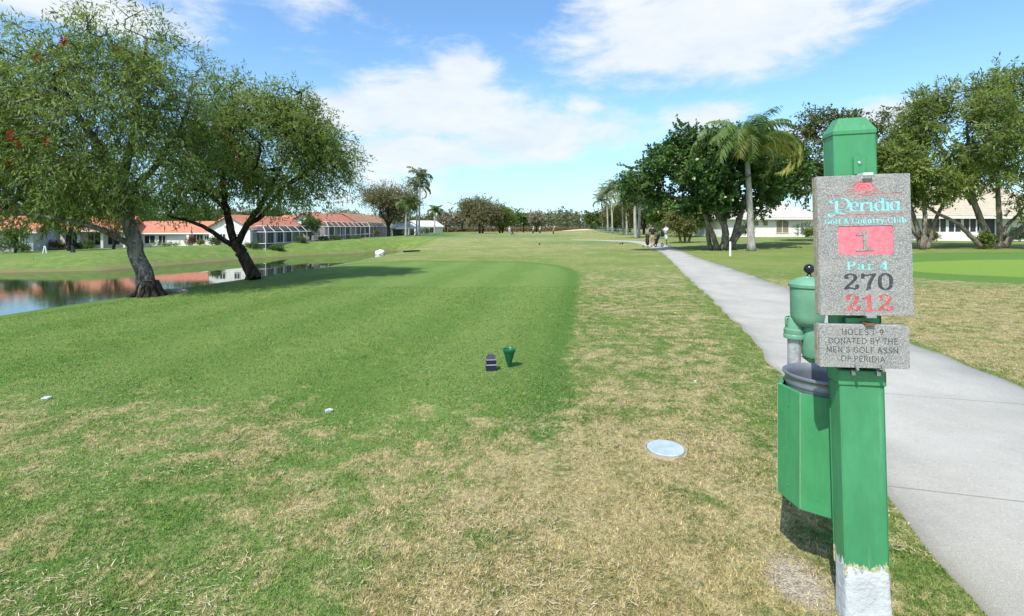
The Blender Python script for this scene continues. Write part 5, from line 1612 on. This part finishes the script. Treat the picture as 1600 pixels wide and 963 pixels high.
# ---------------------------------------------------------------- litter bin
bx, by = 1.52, 2.37
binr = empty('litter_bin', (bx, by, tz(bx, by)), 0, 'eight sided green wooden litter bin with a grey metal liner behind the post', 'litter bin')
m_woodedge = paint('weathered_edge', (.62, .66, .62), .8, .15, 40)
rad = .205; zb0, zb1 = .335, .872
for i in range(8):
    a0, a1 = R(210 + 45 * i), R(255 + 45 * i)
    p0 = Vector((rad * math.cos(a0), rad * math.sin(a0), 0)); p1 = Vector((rad * math.cos(a1), rad * math.sin(a1), 0))
    e = (p1 - p0).normalized(); nrm = Vector((e.y, -e.x, 0)); g = .0016
    q0, q1 = p0 + e * g, p1 - e * g
    r0, r1 = q0 - nrm * .02 + e * .009, q1 - nrm * .02 - e * .009
    V = []
    for z in (zb0, zb1): V += [(q0.x, q0.y, z), (q1.x, q1.y, z), (r1.x, r1.y, z), (r0.x, r0.y, z)]
    mb = MB().add(V, [(0, 1, 5, 4), (2, 3, 7, 6)], 0).add(V, [(3, 2, 1, 0), (1, 2, 6, 5), (3, 0, 4, 7)], 1).add(V, [(4, 5, 6, 7)], 0)
    s = mb.build('slat', [m_green2, m_woodedge], binr)
    sc_ = MB()
    c = (q0 + q1) / 2
    for z in (zb0 + .07, zb1 - .08):
        for off in (0.0,):
            pz = c + e * (off + .01 * math.sin(i * 3 + z * 9)); 
            sc_.tube([tuple(pz + nrm * .0 + Vector((0, 0, z))), tuple(pz + nrm * .0022 + Vector((0, 0, z)))], .006, 8)
    sc_.build('screw', m_green, s)
m_liner = paint('grey_liner', (.22, .235, .26), .45, .12, 10, metal=.5)
ln = MB(); N = 40
prof = [(.150, .38), (.160, .80), (.163, .885), (.168, .888), (.168, .902), (.166, .906), (.170, .925), (.178, .930), (.178, .938), (.170, .942), (.164, .938), (.158, .90), (.146, .40)]
V, F = [], []
for r_, z in prof:
    for k in range(N): V.append((r_ * math.cos(2 * math.pi * k / N), r_ * math.sin(2 * math.pi * k / N), z))
for i in range(len(prof) - 1):
    for k in range(N): F.append((i * N + k, i * N + (k + 1) % N, (i + 1) * N + (k + 1) % N, (i + 1) * N + k))
F.append(tuple(range(N))[::-1]); F.append(tuple((len(prof) - 1) * N + k for k in range(N)))
soft(ln.add(V, F).build('liner', m_liner, binr), 50)
MB().lathe([(.165, .345), (.165, .362)], (0, 0, 0), 8).build('floor_board', m_green2, binr)
MB().tube([(.160, .085, -.05), (.160, .085, .80)], .028, 12).box((.150, .085, .6), (.09, .05, .05)).build('pole', m_galv, binr)

# ---------------------------------------------------------------- ball washer
wx, wy = 1.728, 2.98
bw = empty('ball_washer', (wx, wy, tz(wx, wy)), 0, 'pale green golf ball washer with a black knob on a galvanised pipe beside the bin', 'ball washer')
WS = 2.98 / 2.46
bw.scale = (WS, WS, WS); bw.location.z = CAM_H * (1 - WS)
m_wash = paint('washer_green', (.135, .315, .205), .42, .12, 9, .15, 40, dirt=(.30, .42, .34), dirt_amt=.35)
m_wash_d = paint('washer_dark_green', (.030, .140, .070), .4, .2, 9)
m_blk = paint('black_plastic', (.012, .012, .014), .22, .1)
soft(MB().tube([(0, 0, .15), (0, 0, 1.125)], .030, 20).build('pole', m_galv, bw), 40)
soft(MB().lathe([(.030, 1.085), (.047, 1.09), (.049, 1.105), (.045, 1.112), (.047, 1.120), (.046, 1.135), (.040, 1.140), (.038, 1.165), (.030, 1.188), (.012, 1.198)], n=28).build('mount', m_wash, bw), 40)
bd = MB()
ox, oy = .050, -.030
bd.lathe([(.030, 1.150), (.058, 1.165), (.070, 1.180), (.076, 1.21), (.078, 1.345), (.078, 1.352)], (ox, oy, 0), 36)
bd.box((.012, -.007, 1.172), (.11, .060, .05), rz=R(-29), bev=.010)
body = soft(bd.build('body', m_wash, bw), 40)
soft(MB().lathe([(.080, 1.350), (.085, 1.352), (.086, 1.366), (.080, 1.373), (.045, 1.394), (.024, 1.400), (.022, 1.404)], (ox, oy, 0), 36).build('lid', m_wash, bw), 30)
kn = MB().lathe([(.017, 1.402), (.010, 1.408), (.008, 1.420)] + [(.0245 * math.sin(t) + 1e-4, 1.441 - .0245 * math.cos(t)) for t in np.linspace(.35, math.pi, 12)], (ox + .008, oy, 0), 24)
soft(kn.build('knob', m_blk, bw), 50)
tr_ = MB().lathe([(.018, .995), (.038, 1.000), (.046, 1.015), (.047, 1.165), (.044, 1.170)], (ox + .022, oy, 0), 28)
soft(tr_.build('drain_tank', m_wash, bw), 40)
MB().tube([(ox + .045, oy - .02, 1.16), (ox + .05, oy - .035, 1.15), (ox + .05, oy - .035, 1.135)], [.006, .007, .005], 8).build('latch', m_blk, bw)
MB().add([(ox - .01, oy - .03, .995), (ox + .06, oy - .05, .995), (ox + .13, oy - .03, .925), (ox + .13, oy + .05, .925), (ox + .06, oy + .06, .995), (ox - .01, oy + .04, .995), (ox + .03, oy, .955)],
         [(0, 1, 2, 3, 4, 5), (0, 6, 1), (1, 6, 2), (2, 6, 3), (3, 6, 4), (4, 6, 5), (5, 6, 0)]).build('drip_tray', m_green, bw)

# ---------------------------------------------------------------- tee things on the grass
def on(px, py):
    Z = CAM_H * F_PX / (py - HOR)
    for _ in range(6):
        x = (px - 800) / F_PX * Z; Z = (CAM_H - tz(x, Z)) * F_PX / (py - HOR)
    x = (px - 800) / F_PX * Z
    return Vector((x, Z, tz(x, Z)))


m_cone = paint('green_cone_plastic', (.010, .115, .048), .28, .1)
p = on(795.5, 574)
k = p.y / F_PX
cone = soft(MB().lathe([(.002, -.02), (2.2 * k, .004), (9.3 * k, 25 * k), (10.2 * k, 25.5 * k), (10.4 * k, 28.5 * k), (9.6 * k, 29 * k), (8.9 * k, 28 * k), (1.6 * k, 3 * k)], n=32).build('seed_cone', m_cone), 40)
cone.location = p; tag(cone, 'dark green plastic funnel cone standing point down on the tee', 'cone')
p = on(767, 578)
tm = empty('tee_marker', p, R(6), 'small dark blue tee marker block with a pale band and chamfered top', 'tee marker')
m_tm = paint('dark_blue_plastic', (.018, .018, .045), .35, .15)
m_band = paint('pale_band', (.55, .52, .62), .5, .1)
wk = 15.5 * k
MB().box((0, 0, 4.4 * k), (wk, wk, 9.2 * k), bev=.003).box((0, 0, 13.2 * k), (wk, wk, 7.2 * k), bev=.003).build('block', m_tm, tm)
MB().box((0, 0, 9.3 * k), (wk * .98, wk * .98, 1.0 * k)).box((0, 0, 17.1 * k), (wk * .98, wk * .98, .8 * k)).build('band', m_band, tm)
MB().box((0, 0, 20.8 * k), (wk * .96, wk * .96, 6.4 * k), taper=.42).build('top', m_tm, tm)
# sprinkler lid
p = on(1040, 703)
m_lid = paint('chalky_lid', (.36, .44, .47), .7, .14, 14, .5, 50, dirt=(.25, .30, .33), dirt_amt=.75)
m_clay = paint('clay_ring', (.33, .27, .18), .9, .2, 20)
lidr = empty('valve_lid', p, 0, 'round chalky pale blue valve lid set flush in the brown grass', 'lid')
soft(MB().lathe([(.125, -.03), (.134, .004), (.134, .014), (.128, .020), (.07, .023), (.0, .024)][:5], n=36).build('cover', m_lid, lidr), 30)
rgm = MB(); V, F = [], []
for i in range(40):
    t = 2 * math.pi * i / 40; o_ = .155 + .012 * math.sin(3 * t + 1) + .008 * math.sin(7 * t)
    for r_, z in ((.136, .006), (.140, .012), (o_, .009), (o_ + .01, -.01)): V.append((r_ * math.cos(t), r_ * math.sin(t), z))
for i in range(40):
    for j in range(3): F.append((i * 4 + j, i * 4 + j + 1, ((i + 1) % 40) * 4 + j + 1, ((i + 1) % 40) * 4 + j))
soft(rgm.add(V, F).build('rim', m_clay, lidr), 40)
# pale scraps on the turf
m_scrap = paint('white_scrap', (.48, .50, .46), .9, .2, 60)
def scrap(px, py, wpx, label, seed):
    p = on(px, py); s = .75 * wpx * p.y / F_PX; rg = np.random.default_rng(seed)
    n = 11; V = [(0, 0, .022)] + [(s * .5 * rg.uniform(.55, 1.1) * math.cos(t), s * .5 * rg.uniform(.55, 1.1) * math.sin(t), .014 + .012 * rg.random()) for t in np.linspace(0, 2 * math.pi, n + 1)[:-1]]
    V += [(a * .9, b_ * .9, -.01) for a, b_, c in V[1:]]
    F = [(0, 1 + i, 1 + (i + 1) % n) for i in range(n)] + [(1 + i, 1 + n + i, 1 + n + (i + 1) % n, 1 + (i + 1) % n) for i in range(n)]
    o = MB().add(V, F).build('scrap', m_scrap); o.location = p
    return tag(o, label, 'scrap', 'pale scraps lying on the turf')
scrap(513, 644, 20, 'white crumbled scrap on the green turf left of the tee marker', 1)
scrap(74, 624, 22, 'flat pale scrap on the worn turf at far left', 2)
scrap(1087, 598, 7, 'tiny pale chip on the brown strip left of the cart path', 3)
# white stake
Zs = 27.0
x = (1141 - 800) / F_PX * Zs
st_ = MB().box((0, 0, .36), (.09, .05, .82), bev=.01).box((0, 0, .79), (.085, .046, .05), taper=.5).build('boundary_stake', m_trimw); st_.location = (x, Zs, tz(x, Zs)); tag(st_, 'short white stake in the grass between the path and the queen palm', 'stake')
# pale boulder at the head of the pond
p = Vector(((594 - 800) / F_PX * 69, 69, WATER - .35))
rg = np.random.default_rng(21)
bmv = MB(); V, F = [], []; nu, nv = 14, 8
for j in range(nv + 1):
    for i in range(nu):
        th, ph = 2 * math.pi * i / nu, math.pi * j / nv
        q = 1 + rg.normal(0, .07); V.append((.72 * q * math.sin(ph) * math.cos(th), .55 * q * math.sin(ph) * math.sin(th), .5 - .56 * q * math.cos(ph)))
for j in range(nv):
    for i in range(nu): F.append((j * nu + i, j * nu + (i + 1) % nu, (j + 1) * nu + (i + 1) % nu, (j + 1) * nu + i))
o = bmv.add(V, F).build('boulder', paint('pale_stone', (.62, .61, .58), .9, .15, 3, .5, 12)); o.location = p; tag(o, 'white boulder at the narrow end of the pond', 'rock')
p = on(643, 394.5)
o = soft(MB().tube([(-.55, 0, .05), (0, .02, .09), (.55, .0, .10)], [.055, .06, .05], 10).build('drain_pipe', m_blk), 50); o.location = p; o.rotation_euler = (0, 0, R(8)); tag(o, 'short black pipe lying on the grass right of the white boulder', 'pipe')
# roots / flat stone at the big tree's foot
p = on(276, 458); rg = np.random.default_rng(5)
V = []
for z, s in ((-.05, 1.0), (.05, 1.0), (.085, .82)):
    for i in range(12):
        t = 2 * math.pi * i / 12; V.append((.33 * s * math.cos(t) * rg.uniform(.92, 1.05), .14 * s * math.sin(t) * rg.uniform(.9, 1.1), z))
F = [(l * 12 + i, l * 12 + (i + 1) % 12, (l + 1) * 12 + (i + 1) % 12, (l + 1) * 12 + i) for l in (0, 1) for i in range(12)] + [tuple(24 + i for i in range(12))]
o = MB().add(V, F).build('stone', paint('bank_stone', (.22, .20, .16), .9, .2, 9, .6, 20)); o.location = p - Vector((.1, -.1, 0)); tag(o, 'flat brown stone at the foot of the larger bottlebrush tree', 'rock')
# roots of the larger tree
tree1 = bpy.data.objects['bottlebrush_tree']
rt = MB(); rg = np.random.default_rng(8)
for i in range(11):
    a = R(200 + i * 33 + rg.uniform(-8, 8)); L_ = rg.uniform(.18, .42)
    pts = [(math.cos(a) * r_, math.sin(a) * r_ * .9, z) for r_, z in ((.15, .40), (.22, .20), (.29, .08), (.26 + L_ * .6, -.01), (.3 + L_, -.09))]
    rt.tube(pts, [.05, .06, .05, .035, .02], 7)
rt.build('roots', m_bark_dark, tree1, smooth=True)
# lawn ornaments across the pond
Zq = 55.0; p = Vector(((70 - 800) / F_PX * Zq, Zq, tz((70 - 800) / F_PX * Zq, Zq)))
k2 = p.y / F_PX
fr = empty('lawn_sign_frame', p, R(8), 'white open A shaped frame standing on the far lawn', 'lawn frame')
for s in (-1, 1): MB().tube([(s * 2.6 * k2, 0, 0), (s * .7 * k2, 0, 11 * k2)], .9 * k2, 6).build('leg', m_trimw, fr)
MB().tube([(-1.2 * k2, 0, 10.6 * k2), (1.2 * k2, 0, 10.6 * k2)], .9 * k2, 6).build('crosspiece', m_trimw, fr)
Zq = 55.5; p = Vector(((114 - 800) / F_PX * Zq, Zq, tz((114 - 800) / F_PX * Zq, Zq))); k2 = p.y / F_PX
o = MB().box((0, 0, 3.6 * k2), (6 * k2, 4 * k2, 7.4 * k2), taper=.45).tube([(-1.2 * k2, 0, 7 * k2), (0, 0, 8.4 * k2), (1.2 * k2, 0, 7 * k2)], .4 * k2, 6).build('garden_bag', m_blk); o.location = p; tag(o, 'small black bag standing on the far lawn right of the white frame', 'bag')
# far tee blocks
for px, py, lab in ((843, 383, 'tiny dark tee block on the far fairway below the golfers'), (972.5, 382, 'tiny dark tee blocks pair near the cart path bend')):
    p = on(px, py); kk = p.y / F_PX
    o = MB().box((0, 0, 1.5 * kk), (2.6 * kk, 2 * kk, 3 * kk), taper=.6); 
    if px > 900: o.box((-3.4 * kk, 0, 1.1 * kk), (2.2 * kk, 2 * kk, 2.2 * kk), taper=.6)
    o = o.build('tee_block', m_tm); o.location = p; tag(o, lab, 'tee marker', 'tee blocks far down the fairway')

# ---------------------------------------------------------------- people
m_skin = paint('skin', (.42, .25, .17), .5, .06)
def cloth(name, col): return paint(name, col, .85, .12, 9, .2, 50)
m_black_c, m_white_c, m_lblue, m_tan_c, m_orange, m_khaki = cloth('black_cloth', (.018, .018, .022)), cloth('white_cloth', (.72, .73, .74)), cloth('pale_blue_cloth', (.52, .62, .70)), cloth('tan_cloth', (.42, .31, .20)), cloth('orange_cloth', (.55, .13, .06)), cloth('grey_cloth', (.30, .31, .33))
m_hair = paint('dark_hair', (.03, .022, .016), .6)
m_shoe = cloth('white_shoe', (.7, .7, .7))


def skinned(name, V, Ed, Rd, m, parent, sub=1):
    me = bpy.data.meshes.new(name); me.from_pydata([tuple(v) for v in V], Ed, []); me.materials.append(m)
    o = bpy.data.objects.new(name, me); COL.objects.link(o); o.parent = parent
    md = o.modifiers.new('skin', 'SKIN'); md.use_smooth_shade = True
    sv = me.skin_vertices[0].data if me.skin_vertices else None
    if sv is None:
        return o
    for i, r_ in enumerate(Rd): sv[i].radius = r_ if hasattr(r_, '__len__') else (r_, r_)
    sv[0].use_root = True
    if sub: sb = o.modifiers.new('sub', 'SUBSURF'); sb.levels = sub; sb.render_levels = sub
    return o


def person(label, loc, rz, h=1.7, arms=None, legs=None, lean=0.0, top=None, bottom=None, hat=None, group=None, longp=False):
    """faces local -y; arms/legs: joint positions for a 1.7 m figure"""
    root = empty('person', loc, rz, label, 'person', group)
    s = h / 1.7; root.scale = (s, s, s)
    A_ = {'l': ((.19, 0, 1.40), (.25, .03, 1.13), (.25, -.06, .90)), 'r': ((-.19, 0, 1.40), (-.25, .03, 1.13), (-.25, -.06, .90))}
    if arms: A_.update(arms)
    L_ = {'l': ((.095, 0, .88), (.105, -.02, .48), (.11, .03, .09)), 'r': ((-.095, 0, .88), (-.105, -.02, .48), (-.11, .03, .09))}
    if legs: L_.update(legs)
    ln_ = lambda p: (p[0], p[1] - lean * max(0, p[2] - .9), p[2])
    V = [(0, 0, .93), (0, .01, 1.12), (0, .01, 1.34), (0, .02, 1.47), (0, 0, 1.56), (0, -.005, 1.65), (0, -.105, 1.585)]
    Rd = [(.145, .105), (.125, .09), (.155, .10), (.055, .055), (.072, .085), (.078, .092), .018]
    Ed = [(0, 1), (1, 2), (2, 3), (3, 4), (4, 5), (4, 6)]
    for k_ in 'lr':
        a = len(V); sg = 1 if k_ == 'l' else -1
        sh, el_, wr = [Vector(q) for q in A_[k_]]
        d = (wr - el_).normalized()
        V += [sh, el_, wr, wr + d * .09]; Rd += [.062, .045, .030, (.036, .02)]
        Ed += [(2, a), (a, a + 1), (a + 1, a + 2), (a + 2, a + 3)]
        sd = d.cross(Vector((0, 1, 0.01))).normalized()
        for q in range(4):
            V.append(wr + d * (.165 - .012 * abs(q - 1.2)) + sd * (.026 * (q - 1.5))); Rd.append(.009); Ed.append((a + 3, len(V) - 1))
        V.append(wr + d * .085 + sd * .06); Rd.append(.010); Ed.append((a + 2, len(V) - 1))
        b_ = len(V); hp, kn_, an = [Vector(q) for q in L_[k_]]
        V += [hp, kn_, an, an + Vector((0, -.15, -.045))]; Rd += [.092, .062, .042, (.042, .03)]
        Ed += [(0, b_), (b_, b_ + 1), (b_ + 1, b_ + 2), (b_ + 2, b_ + 3)]
    V = [ln_(v) for v in V]
    body = skinned('body', V, Ed, Rd, m_skin, root)
    T = [(0, 0, .90), (0, .01, 1.12), (0, .01, 1.34), (0, .02, 1.45)]; TR = [(.182, .142), (.168, .130), (.196, .140), (.082, .085)]; TE = [(0, 1), (1, 2), (2, 3)]
    for k_ in 'lr':
        sh, el_, wr = [Vector(q) for q in A_[k_]]; a = len(T)
        T += [sh, sh.lerp(el_, .8)]; TR += [.092, .072]; TE += [(2, a), (a, a + 1)]
    skinned('shirt', [ln_(v) for v in T], TE, TR, top, root)
    B = [(0, 0, .96), (0, 0, .88)]; BR = [(.176, .136), (.176, .136)]; BE = [(0, 1)]
    for k_ in 'lr':
        hp, kn_, an = [Vector(q) for q in L_[k_]]; a = len(B)
        B += [hp, hp.lerp(kn_, .95)]; BR += [.118, .092]; BE += [(1, a), (a, a + 1)]
        if longp: B.append(kn_.lerp(an, .93)); BR.append(.062); BE.append((a + 1, a + 2))
    skinned('trousers' if longp else 'shorts', [ln_(v) for v in B], BE, BR, bottom, root)
    for k_ in 'lr':
        an = Vector(L_[k_][2])
        MB().box((an.x, an.y - .055, an.z - .055), (.095, .27, .075), bev=.02).build('shoe', m_shoe, root)
    hb = MB(); hc = Vector(ln_((0, .012, 1.655)))
    prof_ = [(.094 * math.cos(t), .112 * math.sin(t)) for t in np.linspace(-.35, 1.5, 8)]
    hb.lathe([(r_, z) for r_, z in prof_], tuple(hc), 16)
    if hat: hb.box((hc.x, hc.y - .11, hc.z + .02), (.14, .12, .014), bev=.004)
    hb.build('cap' if hat else 'hair', hat or m_hair, root, smooth=True)
    return root


def push_cart(label, loc, rz, group):
    root = empty('golf_trolley', loc, rz, label, 'golf trolley', group)
    for (x, y, r_, nm) in ((-.32, .12, .15, 'wheel'), (.32, .12, .15, 'wheel'), (0, -.55, .12, 'wheel')):
        wm = MB(); V, F = [], []
        prof_ = [(r_ * .55, -.022), (r_ * .95, -.026), (r_, -.012), (r_, .012), (r_ * .95, .026), (r_ * .55, .022)]
        n = 20
        for rr, ax in prof_:
            for k in range(n): V.append((x + ax, y + rr * math.cos(2 * math.pi * k / n), r_ + rr * math.sin(2 * math.pi * k / n)))
        for i in range(len(prof_)):
            i2 = (i + 1) % len(prof_)
            for k in range(n): F.append((i * n + k, i * n + (k + 1) % n, i2 * n + (k + 1) % n, i2 * n + k))
        w_ = wm.add(V, F).build(nm, m_blk, root)
        hubm = MB().tube([(x - .02, y, r_), (x + .02, y, r_)], r_ * .2, 10)
        for k in range(5):
            t = 2 * math.pi * k / 5; hubm.tube([(x, y, r_), (x, y + r_ * .6 * math.cos(t), r_ + r_ * .6 * math.sin(t))], .012, 5)
        hubm.build('hub', m_white_c, w_)
    MB().tube([(-.32, .12, .15), (.32, .12, .15)], .016, 8).tube([(0, .12, .16), (0, -.55, .14)], .02, 8).tube([(0, -.35, .16), (0, .1, .55), (0, .42, 1.02)], .018, 8).build('frame', m_galv, root)
    MB().tube([(-.14, .46, 1.05), (0, .44, 1.03), (.14, .46, 1.05)], .02, 8).build('handle', m_blk, root)
    bg_ = MB().tube([(0, -.30, .20), (0, -.22, .32), (0, .05, .80), (0, .13, 1.0)], [.10, .135, .125, .145], 14, squash=.85)
    bag = bg_.build('golf_bag', m_black_c, root); soft(bag, 40)
    MB().box((.12, -.12, .5), (.08, .18, .36), bev=.02).build('pocket', m_black_c, bag)
    cl = MB()
    for i in range(7):
        a = i * .9; ox_, oy_ = .07 * math.cos(a), .13 + .06 * math.sin(a)
        t_ = (ox_ * 1.5, oy_ + .10, 1.14 + .05 * (i % 3)); cl.tube([(ox_, oy_, .95), t_], .008, 5); cl.box((t_[0] + .03, t_[1], t_[2]), (.09, .03, .06), bev=.008)
    cl.build('clubs', m_steel, bag)
    return root


def gpos(px, Z):
    x = (px - 800) / F_PX * Z
    return (x, Z, tz(x, Z) + (.022 if 30 < Z < 45 and np.interp(Z, yy, lx) < x < np.interp(Z, yy, rx) else 0))


person('person in a black top and tan shorts standing between two golf trolleys on the path', gpos(1019.5, 40.0), R(170), 1.72, top=m_black_c, bottom=m_tan_c, hat=m_black_c,
       arms={'l': ((.19, 0, 1.40), (.28, -.05, 1.15), (.24, -.27, 1.05)), 'r': ((-.19, 0, 1.40), (-.28, -.05, 1.15), (-.22, -.28, 1.08))})
person('person in pale blue shorts with raised bent arms standing right of the golf trolleys', gpos(1041, 39.6), R(-75), 1.78, top=m_white_c, bottom=m_lblue,
       arms={'l': ((.19, 0, 1.40), (.22, -.12, 1.16), (.06, -.30, 1.30)), 'r': ((-.19, 0, 1.40), (-.22, -.12, 1.16), (-.05, -.30, 1.26))}, legs={'l': ((.095, 0, .88), (.10, -.05, .48), (.10, -.02, .09)), 'r': ((-.095, 0, .88), (-.10, .05, .48), (-.10, .14, .09))})
TG = 'golf trolleys on the cart path'
push_cart('black golf bag on a three wheeled trolley left of the person in black', gpos(1011.5, 39.4), R(160), TG)
push_cart('black golf bag on a three wheeled trolley between the two people', gpos(1028, 39.6), R(200), TG)
GG = 'golfers far down the fairway'
far = [(833, 108, 'far golfer in a white top stepping left in dark trousers', m_white_c, m_black_c, 80, .1), (843.5, 109, 'far golfer in a white top just right of the stepping golfer', m_white_c, m_black_c, 60, .15),
       (864.5, 106, 'far golfer in an orange top and dark trousers, bending forward', m_orange, m_black_c, 100, .35), (796, 104, 'far golfer in pale blue standing beside a trolley', m_lblue, m_khaki, 20, .05)]
for px, Z, lab, tp_, bt, rz, lean in far:
    person(lab, gpos(px, Z), R(rz), 1.75, top=tp_, bottom=bt, longp=True, lean=lean, group=GG, hat=m_white_c,
           legs={'l': ((.095, 0, .88), (.10, -.14, .50), (.10, -.10, .09)), 'r': ((-.095, 0, .88), (-.10, .05, .48), (-.10, .22, .09))})
push_cart('lone golf trolley beside the far golfer in pale blue', gpos(800, 104.5), R(100), 'golf trolleys down the fairway')
